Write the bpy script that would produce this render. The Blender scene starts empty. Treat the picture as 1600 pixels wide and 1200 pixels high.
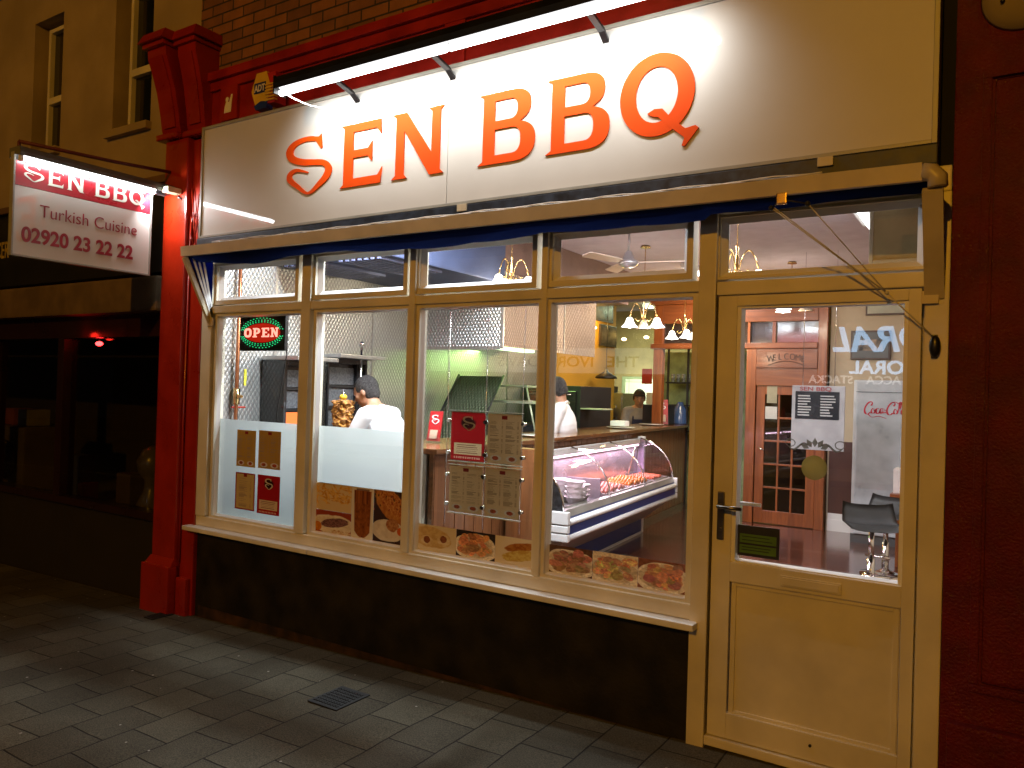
import bpy, bmesh, math, random
import numpy as np
from mathutils import Vector, Matrix
random.seed(7); RNG = np.random.default_rng(7)
R = math.radians
sc = bpy.context.scene
# ------------------------------------------------------------------ camera
YAW, PITCH, ROLL, FPX = R(32.58), R(.53), R(1.76), 1200.0
CAM = Vector((0, -3.4, 1.58))
fw = Vector((-math.sin(YAW)*math.cos(PITCH), math.cos(YAW)*math.cos(PITCH), math.sin(PITCH)))
r0 = Vector((math.cos(YAW), math.sin(YAW), 0)); u0 = r0.cross(fw)
rt = r0*math.cos(ROLL) + u0*math.sin(ROLL); up = -r0*math.sin(ROLL) + u0*math.cos(ROLL)
cd = bpy.data.cameras.new('camera'); cam = bpy.data.objects.new('camera', cd); sc.collection.objects.link(cam)
cd.sensor_width = 36; cd.lens = 36*FPX/1600; cd.clip_start = .05; cd.clip_end = 400
M = Matrix((rt, up, -fw)).transposed().to_4x4(); M.translation = CAM; cam.matrix_world = M
sc.camera = cam
# ------------------------------------------------------------------ world and exposure
w = bpy.data.worlds.new('World'); sc.world = w; w.use_nodes = True
nt = w.node_tree; nt.nodes.clear()
bg = nt.nodes.new('ShaderNodeBackground'); wo = nt.nodes.new('ShaderNodeOutputWorld')
bg.inputs[0].default_value = (.10, .075, .055, 1); bg.inputs[1].default_value = .02      # night sky with town glow
nt.links.new(bg.outputs[0], wo.inputs[0])
sc.view_settings.view_transform = 'Standard'; sc.view_settings.look = 'None'
sc.view_settings.exposure = 0; sc.view_settings.gamma = 1
sc.cycles.use_denoising = True; sc.cycles.max_bounces = 10; sc.cycles.transparent_max_bounces = 24
sc.cycles.diffuse_bounces = 3; sc.cycles.glossy_bounces = 4; sc.cycles.sample_clamp_indirect = 4
sc.cycles.caustics_reflective = False; sc.cycles.caustics_refractive = False
# ------------------------------------------------------------------ street lighting (lamps the street has)
def lamp(name, kind, loc, energy, color, size=.2, rot=None, parent=None, sy=None):
    d = bpy.data.lights.new(name, kind); d.energy = energy; d.color = color
    if kind == 'AREA':
        d.size = size
        if sy: d.shape = 'RECTANGLE'; d.size_y = sy
    else: d.shadow_soft_size = size
    o = bpy.data.objects.new(name, d); sc.collection.objects.link(o); o.location = loc
    if rot: o.rotation_euler = rot
    if parent:
        o.parent = parent; o.matrix_parent_inverse = W[parent.name].inverted()
    return o
SODIUM = (1, .43, .02)
W = {}
# ------------------------------------------------------------------ pixel -> real plane
def ray(a, b): return fw*FPX + rt*(a-800) - up*(b-600)
def onY(a, b, y=0.0):
    d = ray(a, b); return CAM + d*((y-CAM.y)/d.y)
def onX(a, b, x):
    d = ray(a, b); return CAM + d*((x-CAM.x)/d.x)
def onZ(a, b, z=0.0):
    d = ray(a, b); return CAM + d*((z-CAM.z)/d.z)
# ------------------------------------------------------------------ materials
MATS = {}
def newmat(name):
    m = bpy.data.materials.new(name); m.use_nodes = True; n = m.node_tree; n.nodes.clear()
    o = n.nodes.new('ShaderNodeOutputMaterial'); return m, n, o
def N(n, t, **kw):
    x = n.nodes.new(t)
    for k, v in kw.items():
        if k.startswith('i_'): x.inputs[k[2:].replace('_', ' ')].default_value = v
        else: setattr(x, k, v)
    return x
def pbr(name, col, rough=.5, metal=0, var=.12, vscale=6, bump=0, bscale=40, coat=0, rvar=.1, col2=None, dirt=0, sss=0, spec=.5):
    if name in MATS: return MATS[name]
    m, n, o = newmat(name); L = n.links.new
    p = N(n, 'ShaderNodeBsdfPrincipled'); p.inputs['Roughness'].default_value = rough; p.inputs['Metallic'].default_value = metal; p.inputs['Specular IOR Level'].default_value = spec
    tc = N(n, 'ShaderNodeTexCoord'); nz = N(n, 'ShaderNodeTexNoise'); nz.inputs['Scale'].default_value = vscale; nz.inputs['Detail'].default_value = 6
    L(tc.outputs['Object'], nz.inputs['Vector'])
    mx = N(n, 'ShaderNodeMix', data_type='RGBA')
    c2 = col2 or tuple(max(0, c*(1-var*1.6)) for c in col)
    c1 = tuple(min(1, c*(1+var*.5)) for c in col)
    rp = N(n, 'ShaderNodeValToRGB'); rp.color_ramp.elements[0].position = .35; rp.color_ramp.elements[1].position = .68
    L(nz.outputs['Fac'], rp.inputs[0]); L(rp.outputs[0], mx.inputs['Factor'])
    mx.inputs['A'].default_value = (*c2, 1); mx.inputs['B'].default_value = (*c1, 1)
    L(mx.outputs['Result'], p.inputs['Base Color'])
    mr = N(n, 'ShaderNodeMapRange'); mr.inputs[3].default_value = max(.02, rough-rvar); mr.inputs[4].default_value = min(1, rough+rvar)
    L(nz.outputs['Fac'], mr.inputs[0]); L(mr.outputs[0], p.inputs['Roughness'])
    if coat: p.inputs['Coat Weight'].default_value = coat; p.inputs['Coat Roughness'].default_value = .02 if 'sign panel' in name else .08
    if sss: p.inputs['Subsurface Weight'].default_value = sss; p.inputs['Subsurface Radius'].default_value = (.02, .01, .006)
    if bump:
        b = N(n, 'ShaderNodeBump'); b.inputs['Strength'].default_value = bump; b.inputs['Distance'].default_value = .01
        n2 = N(n, 'ShaderNodeTexNoise'); n2.inputs['Scale'].default_value = bscale; n2.inputs['Detail'].default_value = 4
        L(tc.outputs['Object'], n2.inputs['Vector']); L(n2.outputs['Fac'], b.inputs['Height']); L(b.outputs[0], p.inputs['Normal']); (coat and bump > .4 and L(b.outputs[0], p.inputs['Coat Normal']))
    L(p.outputs[0], o.inputs[0]); MATS[name] = m; return m
def emit(name, col, s):
    if name in MATS: return MATS[name]
    m, n, o = newmat(name); e = N(n, 'ShaderNodeEmission'); e.inputs[0].default_value = (*col, 1); e.inputs[1].default_value = s
    n.links.new(e.outputs[0], o.inputs[0]); MATS[name] = m; return m
def glassmat(name, tint=(1, 1, 1), refl=1.7, rough=0.0):
    m, n, o = newmat(name); L = n.links.new
    t = N(n, 'ShaderNodeBsdfTransparent'); t.inputs[0].default_value = (*tint, 1)
    g = N(n, 'ShaderNodeBsdfGlossy'); g.inputs['Roughness'].default_value = rough
    f = N(n, 'ShaderNodeFresnel'); ge = N(n, 'ShaderNodeNewGeometry'); mi = N(n, 'ShaderNodeMapRange'); mi.inputs[3].default_value = 1.5; mi.inputs[4].default_value = 1/1.5
    L(ge.outputs['Backfacing'], mi.inputs[0]); L(mi.outputs[0], f.inputs[0])
    mm = N(n, 'ShaderNodeMath', operation='MULTIPLY', use_clamp=True); mm.inputs[1].default_value = refl
    x = N(n, 'ShaderNodeMixShader'); L(f.outputs[0], mm.inputs[0]); L(mm.outputs[0], x.inputs[0]); L(t.outputs[0], x.inputs[1]); L(g.outputs[0], x.inputs[2])
    L(x.outputs[0], o.inputs[0]); MATS[name] = m; return m
def filmmat(name, col, tl=.7):
    m, n, o = newmat(name); L = n.links.new
    t = N(n, 'ShaderNodeBsdfTransparent'); a = N(n, 'ShaderNodeBsdfTranslucent'); a.inputs[0].default_value = (*col, 1)
    d = N(n, 'ShaderNodeBsdfDiffuse'); d.inputs[0].default_value = (.30, .33, .35, 1)
    x0 = N(n, 'ShaderNodeMixShader'); x0.inputs[0].default_value = .15; L(a.outputs[0], x0.inputs[1]); L(d.outputs[0], x0.inputs[2])
    x = N(n, 'ShaderNodeMixShader'); x.inputs[0].default_value = tl; L(t.outputs[0], x.inputs[1]); L(x0.outputs[0], x.inputs[2])
    L(x.outputs[0], o.inputs[0]); MATS[name] = m; return m
def quilt(name, col=(.62, .62, .60), plane='YZ', cell=.036, rough=.36, bs=.36):
    """quilted stainless sheet: rows of small pressed diamonds, groove shade mixed into the colour"""
    m, n, o = newmat(name); L = n.links.new
    p = N(n, 'ShaderNodeBsdfPrincipled'); p.inputs['Metallic'].default_value = .75; p.inputs['Roughness'].default_value = rough
    tc = N(n, 'ShaderNodeTexCoord'); sp = N(n, 'ShaderNodeSeparateXYZ'); L(tc.outputs['Object'], sp.inputs[0])
    a = sp.outputs[{'X': 0, 'Y': 1, 'Z': 2}[plane[0]]]; b = sp.outputs['XYZ'.index(plane[1])]
    def mth(op, x, y=None, v=None):
        k = N(n, 'ShaderNodeMath', operation=op); L(x, k.inputs[0])
        if y is not None: L(y, k.inputs[1])
        elif v is not None: k.inputs[1].default_value = v
        return k.outputs[0]
    s = mth('ABSOLUTE', mth('SINE', mth('MULTIPLY', mth('ADD', a, mth('MULTIPLY', b, v=.62)), v=math.pi/cell)))
    t = mth('ABSOLUTE', mth('SINE', mth('MULTIPLY', mth('SUBTRACT', a, mth('MULTIPLY', b, v=.62)), v=math.pi/cell)))
    h = mth('POWER', mth('MULTIPLY', s, t), v=.6)
    bp = N(n, 'ShaderNodeBump'); bp.inputs['Strength'].default_value = bs; bp.inputs['Distance'].default_value = .02
    L(h, bp.inputs['Height']); L(bp.outputs[0], p.inputs['Normal'])
    mx = N(n, 'ShaderNodeMix', data_type='RGBA'); mx.inputs['A'].default_value = (*[c*.55 for c in col], 1); mx.inputs['B'].default_value = (*col, 1)  # colour darkened in the grooves, where shade would fall
    L(h, mx.inputs['Factor']); L(mx.outputs['Result'], p.inputs['Base Color'])
    L(p.outputs[0], o.inputs[0]); MATS[name] = m; return m
def woodmat(name, c1, c2, axis=2, rough=.35, scale=9, coat=.3, planks=0):
    m, n, o = newmat(name); L = n.links.new
    p = N(n, 'ShaderNodeBsdfPrincipled'); p.inputs['Roughness'].default_value = rough; p.inputs['Coat Weight'].default_value = coat; p.inputs['Coat Roughness'].default_value = .12
    tc = N(n, 'ShaderNodeTexCoord'); mp = N(n, 'ShaderNodeMapping'); s = [scale]*3; s[axis] = scale*.08; mp.inputs['Scale'].default_value = s
    L(tc.outputs['Object'], mp.inputs[0]); nz = N(n, 'ShaderNodeTexNoise'); nz.inputs['Scale'].default_value = 2.5; nz.inputs['Detail'].default_value = 8; nz.inputs['Distortion'].default_value = 1.2
    L(mp.outputs[0], nz.inputs[0]); rp = N(n, 'ShaderNodeValToRGB'); rp.color_ramp.elements[0].color = (*c1, 1); rp.color_ramp.elements[1].color = (*c2, 1)
    rp.color_ramp.elements[0].position = .3; rp.color_ramp.elements[1].position = .72
    L(nz.outputs['Fac'], rp.inputs[0])
    if planks:
        br = N(n, 'ShaderNodeTexBrick'); br.inputs['Scale'].default_value = 1; br.inputs['Mortar Size'].default_value = .003
        br.inputs['Brick Width'].default_value = 1.1; br.inputs['Row Height'].default_value = .11; br.inputs['Color1'].default_value = (1, 1, 1, 1); br.inputs['Color2'].default_value = (.6, .55, .5, 1); br.inputs['Mortar'].default_value = (.2, .2, .2, 1)
        L(tc.outputs['Object'], br.inputs[0]); mu = N(n, 'ShaderNodeMix', data_type='RGBA', blend_type='MULTIPLY'); mu.inputs['Factor'].default_value = 1
        L(rp.outputs[0], mu.inputs['A']); L(br.outputs[0], mu.inputs['B']); L(mu.outputs['Result'], p.inputs['Base Color'])
    else: L(rp.outputs[0], p.inputs['Base Color'])
    L(p.outputs[0], o.inputs[0]); MATS[name] = m; return m
def vcol(name='painted print', rough=.45, coat=0.0, metal=0):
    m, n, o = newmat(name); p = N(n, 'ShaderNodeBsdfPrincipled'); p.inputs['Roughness'].default_value = rough; p.inputs['Coat Weight'].default_value = coat
    a = N(n, 'ShaderNodeVertexColor', layer_name='Col'); n.links.new(a.outputs[0], p.inputs['Base Color']); n.links.new(p.outputs[0], o.inputs[0]); MATS[name] = m; return m
# translucent paper print (lit from behind by the shop, from the front by the street)
def vcolthin(name, k=.35):
    m, n, o = newmat(name); L = n.links.new; a = N(n, 'ShaderNodeVertexColor', layer_name='Col')
    d = N(n, 'ShaderNodeBsdfDiffuse'); t = N(n, 'ShaderNodeBsdfTranslucent'); x = N(n, 'ShaderNodeMixShader'); x.inputs[0].default_value = k
    L(a.outputs[0], d.inputs[0]); L(a.outputs[0], t.inputs[0]); L(d.outputs[0], x.inputs[1]); L(t.outputs[0], x.inputs[2]); L(x.outputs[0], o.inputs[0]); MATS[name] = m; return m
# ------------------------------------------------------------------ mesh builder
class MB:
    def __init__(s): s.b = bmesh.new(); s.mi = 0
    def _f(s, vs, sm=False):
        try:
            f = s.b.faces.new(vs); f.material_index = s.mi; f.smooth = sm; return f
        except ValueError: return None
    def box(s, x0, y0, z0, x1, y1, z1, bev=0, mat=None):
        if x1 < x0: x0, x1 = x1, x0
        if y1 < y0: y0, y1 = y1, y0
        if z1 < z0: z0, z1 = z1, z0
        v = [s.b.verts.new(((x0, x1)[i & 1], (y0, y1)[i >> 1 & 1], (z0, z1)[i >> 2])) for i in range(8)]
        fs = [s._f([v[i] for i in q]) for q in ((0, 2, 3, 1), (4, 5, 7, 6), (0, 1, 5, 4), (2, 6, 7, 3), (0, 4, 6, 2), (1, 3, 7, 5))]
        if bev:
            es = list({e for f in fs for e in f.edges})
            r = bmesh.ops.bevel(s.b, geom=es, offset=bev, segments=2, affect='EDGES', profile=.7); v = list({x for f in r['faces'] for x in f.verts} | {x for x in v if x.is_valid})
        if mat is not None: bmesh.ops.transform(s.b, matrix=mat, verts=[x for x in v if x.is_valid])
        return s
    def quad(s, a, b, c, d): s._f([s.b.verts.new(x) for x in (a, b, c, d)]); return s
    def prism(s, pts, d, sm=False):
        """closed polygon pts extruded by vector d"""
        d = Vector(d); a = [s.b.verts.new(p) for p in pts]; c = [s.b.verts.new(Vector(p)+d) for p in pts]; k = len(pts)
        s._f(a[::-1]); s._f(c)
        for i in range(k): s._f([a[i], a[(i+1) % k], c[(i+1) % k], c[i]], sm)
        return s
    def tube(s, pts, r, seg=10, cap=True, closed=False):
        pts = [Vector(p) for p in pts]; n = len(pts); rs = r if isinstance(r, (list, tuple)) else [r]*n; rings = []; prev = None
        for i, p in enumerate(pts):
            if closed: d = pts[(i+1) % n]-pts[i-1]
            else: d = pts[min(i+1, n-1)]-pts[max(i-1, 0)]
            if d.length < 1e-9: d = Vector((0, 0, 1))
            d.normalize()
            if prev is None:
                a = Vector((0, 0, 1)) if abs(d.z) < .9 else Vector((1, 0, 0)); a = (a - d*a.dot(d)).normalized()
            else: a = (prev - d*prev.dot(d)).normalized()
            prev = a; b = d.cross(a)
            rings.append([s.b.verts.new(p + (a*math.cos(t)+b*math.sin(t))*rs[i]) for t in [2*math.pi*k/seg for k in range(seg)]])
        m = n if closed else n-1
        for i in range(m):
            A, B = rings[i], rings[(i+1) % n]
            for k in range(seg): s._f([A[k], A[(k+1) % seg], B[(k+1) % seg], B[k]], True)
        if cap and not closed: s._f(rings[0][::-1]); s._f(rings[-1])
        return s
    def lathe(s, prof, c=(0, 0, 0), seg=24, mat=None, sy=1):
        """prof: (r, z) list about the vertical through c"""
        c = Vector(c); rings = []
        for r, z in prof:
            ring = [Vector((r*math.cos(t), sy*r*math.sin(t), z)) for t in [2*math.pi*k/seg for k in range(seg)]]
            rings.append([s.b.verts.new((mat @ v if mat else v)+c) for v in ring])
        for i in range(len(rings)-1):
            for k in range(seg): s._f([rings[i][k], rings[i][(k+1) % seg], rings[i+1][(k+1) % seg], rings[i+1][k]], True)
        if prof[0][0] > 1e-4: s._f(rings[0][::-1])
        if prof[-1][0] > 1e-4: s._f(rings[-1])
        return s
    def ball(s, c, r, sc3=(1, 1, 1), seg=14, mat=None):
        c = Vector(c); n = seg//2+1
        prof = [(max(1e-5, r*math.sin(math.pi*i/n)), -r*math.cos(math.pi*i/n)) for i in range(n+1)]
        S = Matrix.Diagonal((*sc3, 1)); S = (mat @ S) if mat else S
        return s.lathe(prof, c, seg, S)
    def build(s, name, mat, parent=None, local=False, weld=False):
        if weld: bmesh.ops.remove_doubles(s.b, verts=s.b.verts, dist=1e-5)
        bmesh.ops.recalc_face_normals(s.b, faces=s.b.faces)
        me = bpy.data.meshes.new(name); s.b.to_mesh(me); s.b.free()
        return link(name, me, mat, parent, local)
def link(name, me, mat, parent=None, local=False):
    if not me.materials:
        for m in (mat if isinstance(mat, (list, tuple)) else [mat]): me.materials.append(m)
    o = bpy.data.objects.new(name, me); sc.collection.objects.link(o)
    if parent is None:
        n = len(me.vertices)
        if n:
            co = np.empty(n*3); me.vertices.foreach_get('co', co); co = co.reshape(-1, 3)
            c = Vector(((co[:, 0].min()+co[:, 0].max())/2, (co[:, 1].min()+co[:, 1].max())/2, co[:, 2].min()))
            if not local: me.transform(Matrix.Translation(-c)); o.location = c
        W[o.name] = Matrix.Translation(o.location)
    else:
        o.parent = parent
        if local: W[o.name] = W[parent.name]
        else: o.matrix_parent_inverse = W[parent.name].inverted(); W[o.name] = Matrix()
    return o
def tag(o, label=None, cat=None, group=None, kind=None):
    if label: o['label'] = label
    if cat: o['category'] = cat
    if group: o['group'] = group
    if kind: o['kind'] = kind
    return o
def thing(name, label, cat, loc=(0, 0, 0), rz=0, group=None, scale=None):
    o = bpy.data.objects.new(name, None); sc.collection.objects.link(o); o.empty_display_size = .1
    o.location = loc; o.rotation_euler = (0, 0, rz); W[o.name] = Matrix.Translation(loc) @ Matrix.Rotation(rz, 4, 'Z')
    return tag(o, label, cat, group)
def kids(o): return [c for c in list(sc.collection.objects) if c.parent == o]
def dup(root, loc, rz=None, label=None):
    r = root.copy(); sc.collection.objects.link(r); r.location = loc
    if rz is not None: r.rotation_euler = (0, 0, rz)
    if label: r['label'] = label
    W[r.name] = Matrix.Translation(loc)
    def rec(src, dst):
        for ch in kids(src):
            c = ch.copy(); sc.collection.objects.link(c); c.parent = dst; W[c.name] = W[ch.name]; rec(ch, c)
    rec(root, r); return r
# curve outlines -> mesh. xf maps (u, v) -> world
def shape(name, loops, depth, mat, parent, xf, local=False, res=1):
    cu = bpy.data.curves.new('tmp', 'CURVE'); cu.dimensions = '2D'; cu.fill_mode = 'BOTH'; cu.extrude = depth/2
    for lp in loops:
        sp = cu.splines.new('POLY'); sp.points.add(len(lp)-1)
        for i, p in enumerate(lp): sp.points[i].co = (p[0], p[1], 0, 1)
        sp.use_cyclic_u = True
    return _c2m(name, cu, mat, parent, xf, local)
def _c2m(name, cu, mat, parent, xf, local):
    t = bpy.data.objects.new('tmp', cu); sc.collection.objects.link(t)
    dg = bpy.context.evaluated_depsgraph_get(); me = bpy.data.meshes.new_from_object(t.evaluated_get(dg))
    bpy.data.objects.remove(t); bpy.data.curves.remove(cu)
    me.materials.clear()
    for v in me.vertices: v.co = xf(v.co.x, v.co.y, v.co.z)
    me.name = name
    return link(name, me, mat, parent, local)
def text(name, s, size, mat, parent, xf, depth=.003, bold=0, align='LEFT', sx=1, spacing=1, local=False, shear=0):
    cu = bpy.data.curves.new('tmp', 'FONT'); cu.body = s; cu.size = size; cu.extrude = depth/2; cu.offset = bold; cu.align_x = align; cu.space_character = spacing; cu.shear = shear
    return _c2m(name, cu, mat, parent, lambda a, b, c: xf(a*sx, b, c), local)
def painted(name, w, h, nx, ny, img, mat, parent, xf, local=False):
    """flat print: img(U,V)->rgb arrays; a grid of small faces carries the printed colours"""
    us = np.linspace(0, 1, nx+1); vs = np.linspace(0, 1, ny+1)
    verts = [xf(u*w, v*h, 0) for v in vs for u in us]
    faces = [(j*(nx+1)+i, j*(nx+1)+i+1, (j+1)*(nx+1)+i+1, (j+1)*(nx+1)+i) for j in range(ny) for i in range(nx)]
    me = bpy.data.meshes.new(name); me.from_pydata([tuple(v) for v in verts], [], faces)
    U, V = np.meshgrid((us[:-1]+us[1:])/2, (vs[:-1]+vs[1:])/2); c = img(U, V); c = np.clip(c, 0, 1).reshape(-1, 3)
    ca = me.color_attributes.new('Col', 'FLOAT_COLOR', 'CORNER'); arr = np.ones((len(faces)*4, 4)); arr[:, :3] = np.repeat(c, 4, axis=0)
    ca.data.foreach_set('color', arr.ravel()); me.update()
    return link(name, me, mat, parent, local)
# ------------------------------------------------------------------ material set
GROUNDZ = lambda x: .055+.024*x
upvc = pbr('upvc warm tint', (.74, .69, .55), .42, var=.10, vscale=3.5, coat=.1)  # white frames; orange street light tinted into the colour
upvc_in = pbr('upvc bead', (.86, .86, .86), .35, var=.03)
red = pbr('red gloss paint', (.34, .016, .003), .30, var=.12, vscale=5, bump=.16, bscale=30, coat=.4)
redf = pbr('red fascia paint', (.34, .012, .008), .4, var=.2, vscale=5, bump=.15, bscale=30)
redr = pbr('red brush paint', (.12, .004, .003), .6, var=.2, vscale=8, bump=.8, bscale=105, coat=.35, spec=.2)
black = pbr('black paint', (.012, .012, .013), .35, var=.3)
stall = pbr('stallriser black', (.017, .014, .010), .62, var=.45, vscale=5, bump=.2, bscale=60, spec=.3)
signw = pbr('sign panel white', (.62, .61, .57), .5, var=.03, vscale=3, rvar=.04, coat=1.0)
signtrim = pbr('sign trim grey', (.35, .35, .31), .4)
orange_v = pbr('vermilion vinyl', (.72, .070, .002), .6, var=.02, spec=.12)
maroon = pbr('maroon vinyl', (.36, .012, .022), .3, var=.03, coat=.3)
chrome = pbr('chrome', (.75, .75, .75), .12, metal=1, var=.03)
steel = pbr('brushed steel', (.55, .55, .54), .32, metal=.9, var=.08, vscale=20)
brass = pbr('brass', (.65, .45, .2), .25, metal=1, var=.1)
clear = glassmat('window glass', (.95, .965, .96), 1.35)
clearin = glassmat('clear acrylic', (.96, .98, .98), .9)
film = filmmat('frosted film', (.68, .73, .73), .76)
navy = None
def navyfab(nm_='navy canopy fabric', tl=.10):
    m, n, o = newmat(nm_); L = n.links.new
    d = N(n, 'ShaderNodeBsdfDiffuse'); t = N(n, 'ShaderNodeBsdfTranslucent'); x = N(n, 'ShaderNodeMixShader'); x.inputs[0].default_value = tl
    d.inputs[0].default_value = (.008, .014, .05, 1); t.inputs[0].default_value = (.03, .06, .30, 1)
    nz = N(n, 'ShaderNodeTexNoise'); nz.inputs['Scale'].default_value = 30; b = N(n, 'ShaderNodeBump'); b.inputs['Strength'].default_value = .3; L(nz.outputs['Fac'], b.inputs['Height']); L(b.outputs[0], d.inputs['Normal'])
    L(d.outputs[0], x.inputs[1]); L(t.outputs[0], x.inputs[2]); L(x.outputs[0], o.inputs[0]); return m
navy = navyfab(); gusset = navyfab('blue gusset fabric', .75)
cream = pbr('cream render', (.40, .31, .19), .85, var=.14, vscale=2, bump=.3, bscale=18)
tube_e = emit('fluorescent tube', (1, .985, .97), 13)
tube_h = emit('hanging sign tube', (.96, .98, 1), 24)
plaster = pbr('cream plaster', (.55, .46, .34), .8, var=.08, vscale=1.5)
ceilm = pbr('ceiling lilac tint', (.52, .46, .56), .8, var=.06)  # bluish tube light put into the ceiling colour as lilac
yellow = pbr('yellow ochre wall', (.75, .40, .04), .7, var=.12, vscale=1.2)
lime = pbr('lime wall', (.42, .55, .10), .7, var=.12, vscale=1.2)
woodo = woodmat('orange pine', (.17, .042, .010), (.33, .095, .022), 2)
woodh = woodmat('orange pine rails', (.15, .038, .012), (.27, .08, .022), 0)
woodd = woodmat('counter wood', (.16, .062, .022), (.30, .13, .05), 2, rough=.4)
woodt = woodmat('counter top wood', (.10, .04, .015), (.24, .10, .035), 1, rough=.25, coat=.5)
floorm = woodmat('laminate floor', (.055, .014, .008), (.13, .035, .018), 0, rough=.22, coat=.7, planks=1)
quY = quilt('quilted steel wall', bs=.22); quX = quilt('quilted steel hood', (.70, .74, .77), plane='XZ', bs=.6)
quD = quilt('quilted steel warm lit', (.50, .38, .31), plane='YZ')  # hood side: warm lamp light put into the steel colour as brown
whitep = pbr('white plastic', (.8, .8, .8), .35, var=.03)
blackp = pbr('black plastic', (.02, .02, .022), .4)
grey = pbr('grey leatherette', (.075, .08, .085), .42, var=.15)
blue = pbr('blue panel', (.01, .04, .22), .35, var=.1)
printm = vcol('glossy print', .35, .4); paperm = vcolthin('paper print', .45); stickerm = vcolthin('window print', .06)
shirt = pbr('white cotton', (.82, .82, .84), .8, var=.05, bump=.4, bscale=12)
skin = pbr('skin', (.50, .27, .17), .5, var=.12, vscale=20, sss=.1)
hairm = pbr('dark hair', (.020, .016, .014), .6, var=.5, vscale=60, bump=.9, bscale=150)
hairg = pbr('short greying hair', (.055, .05, .05), .75, var=.6, vscale=90, bump=.9, bscale=180)
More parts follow.
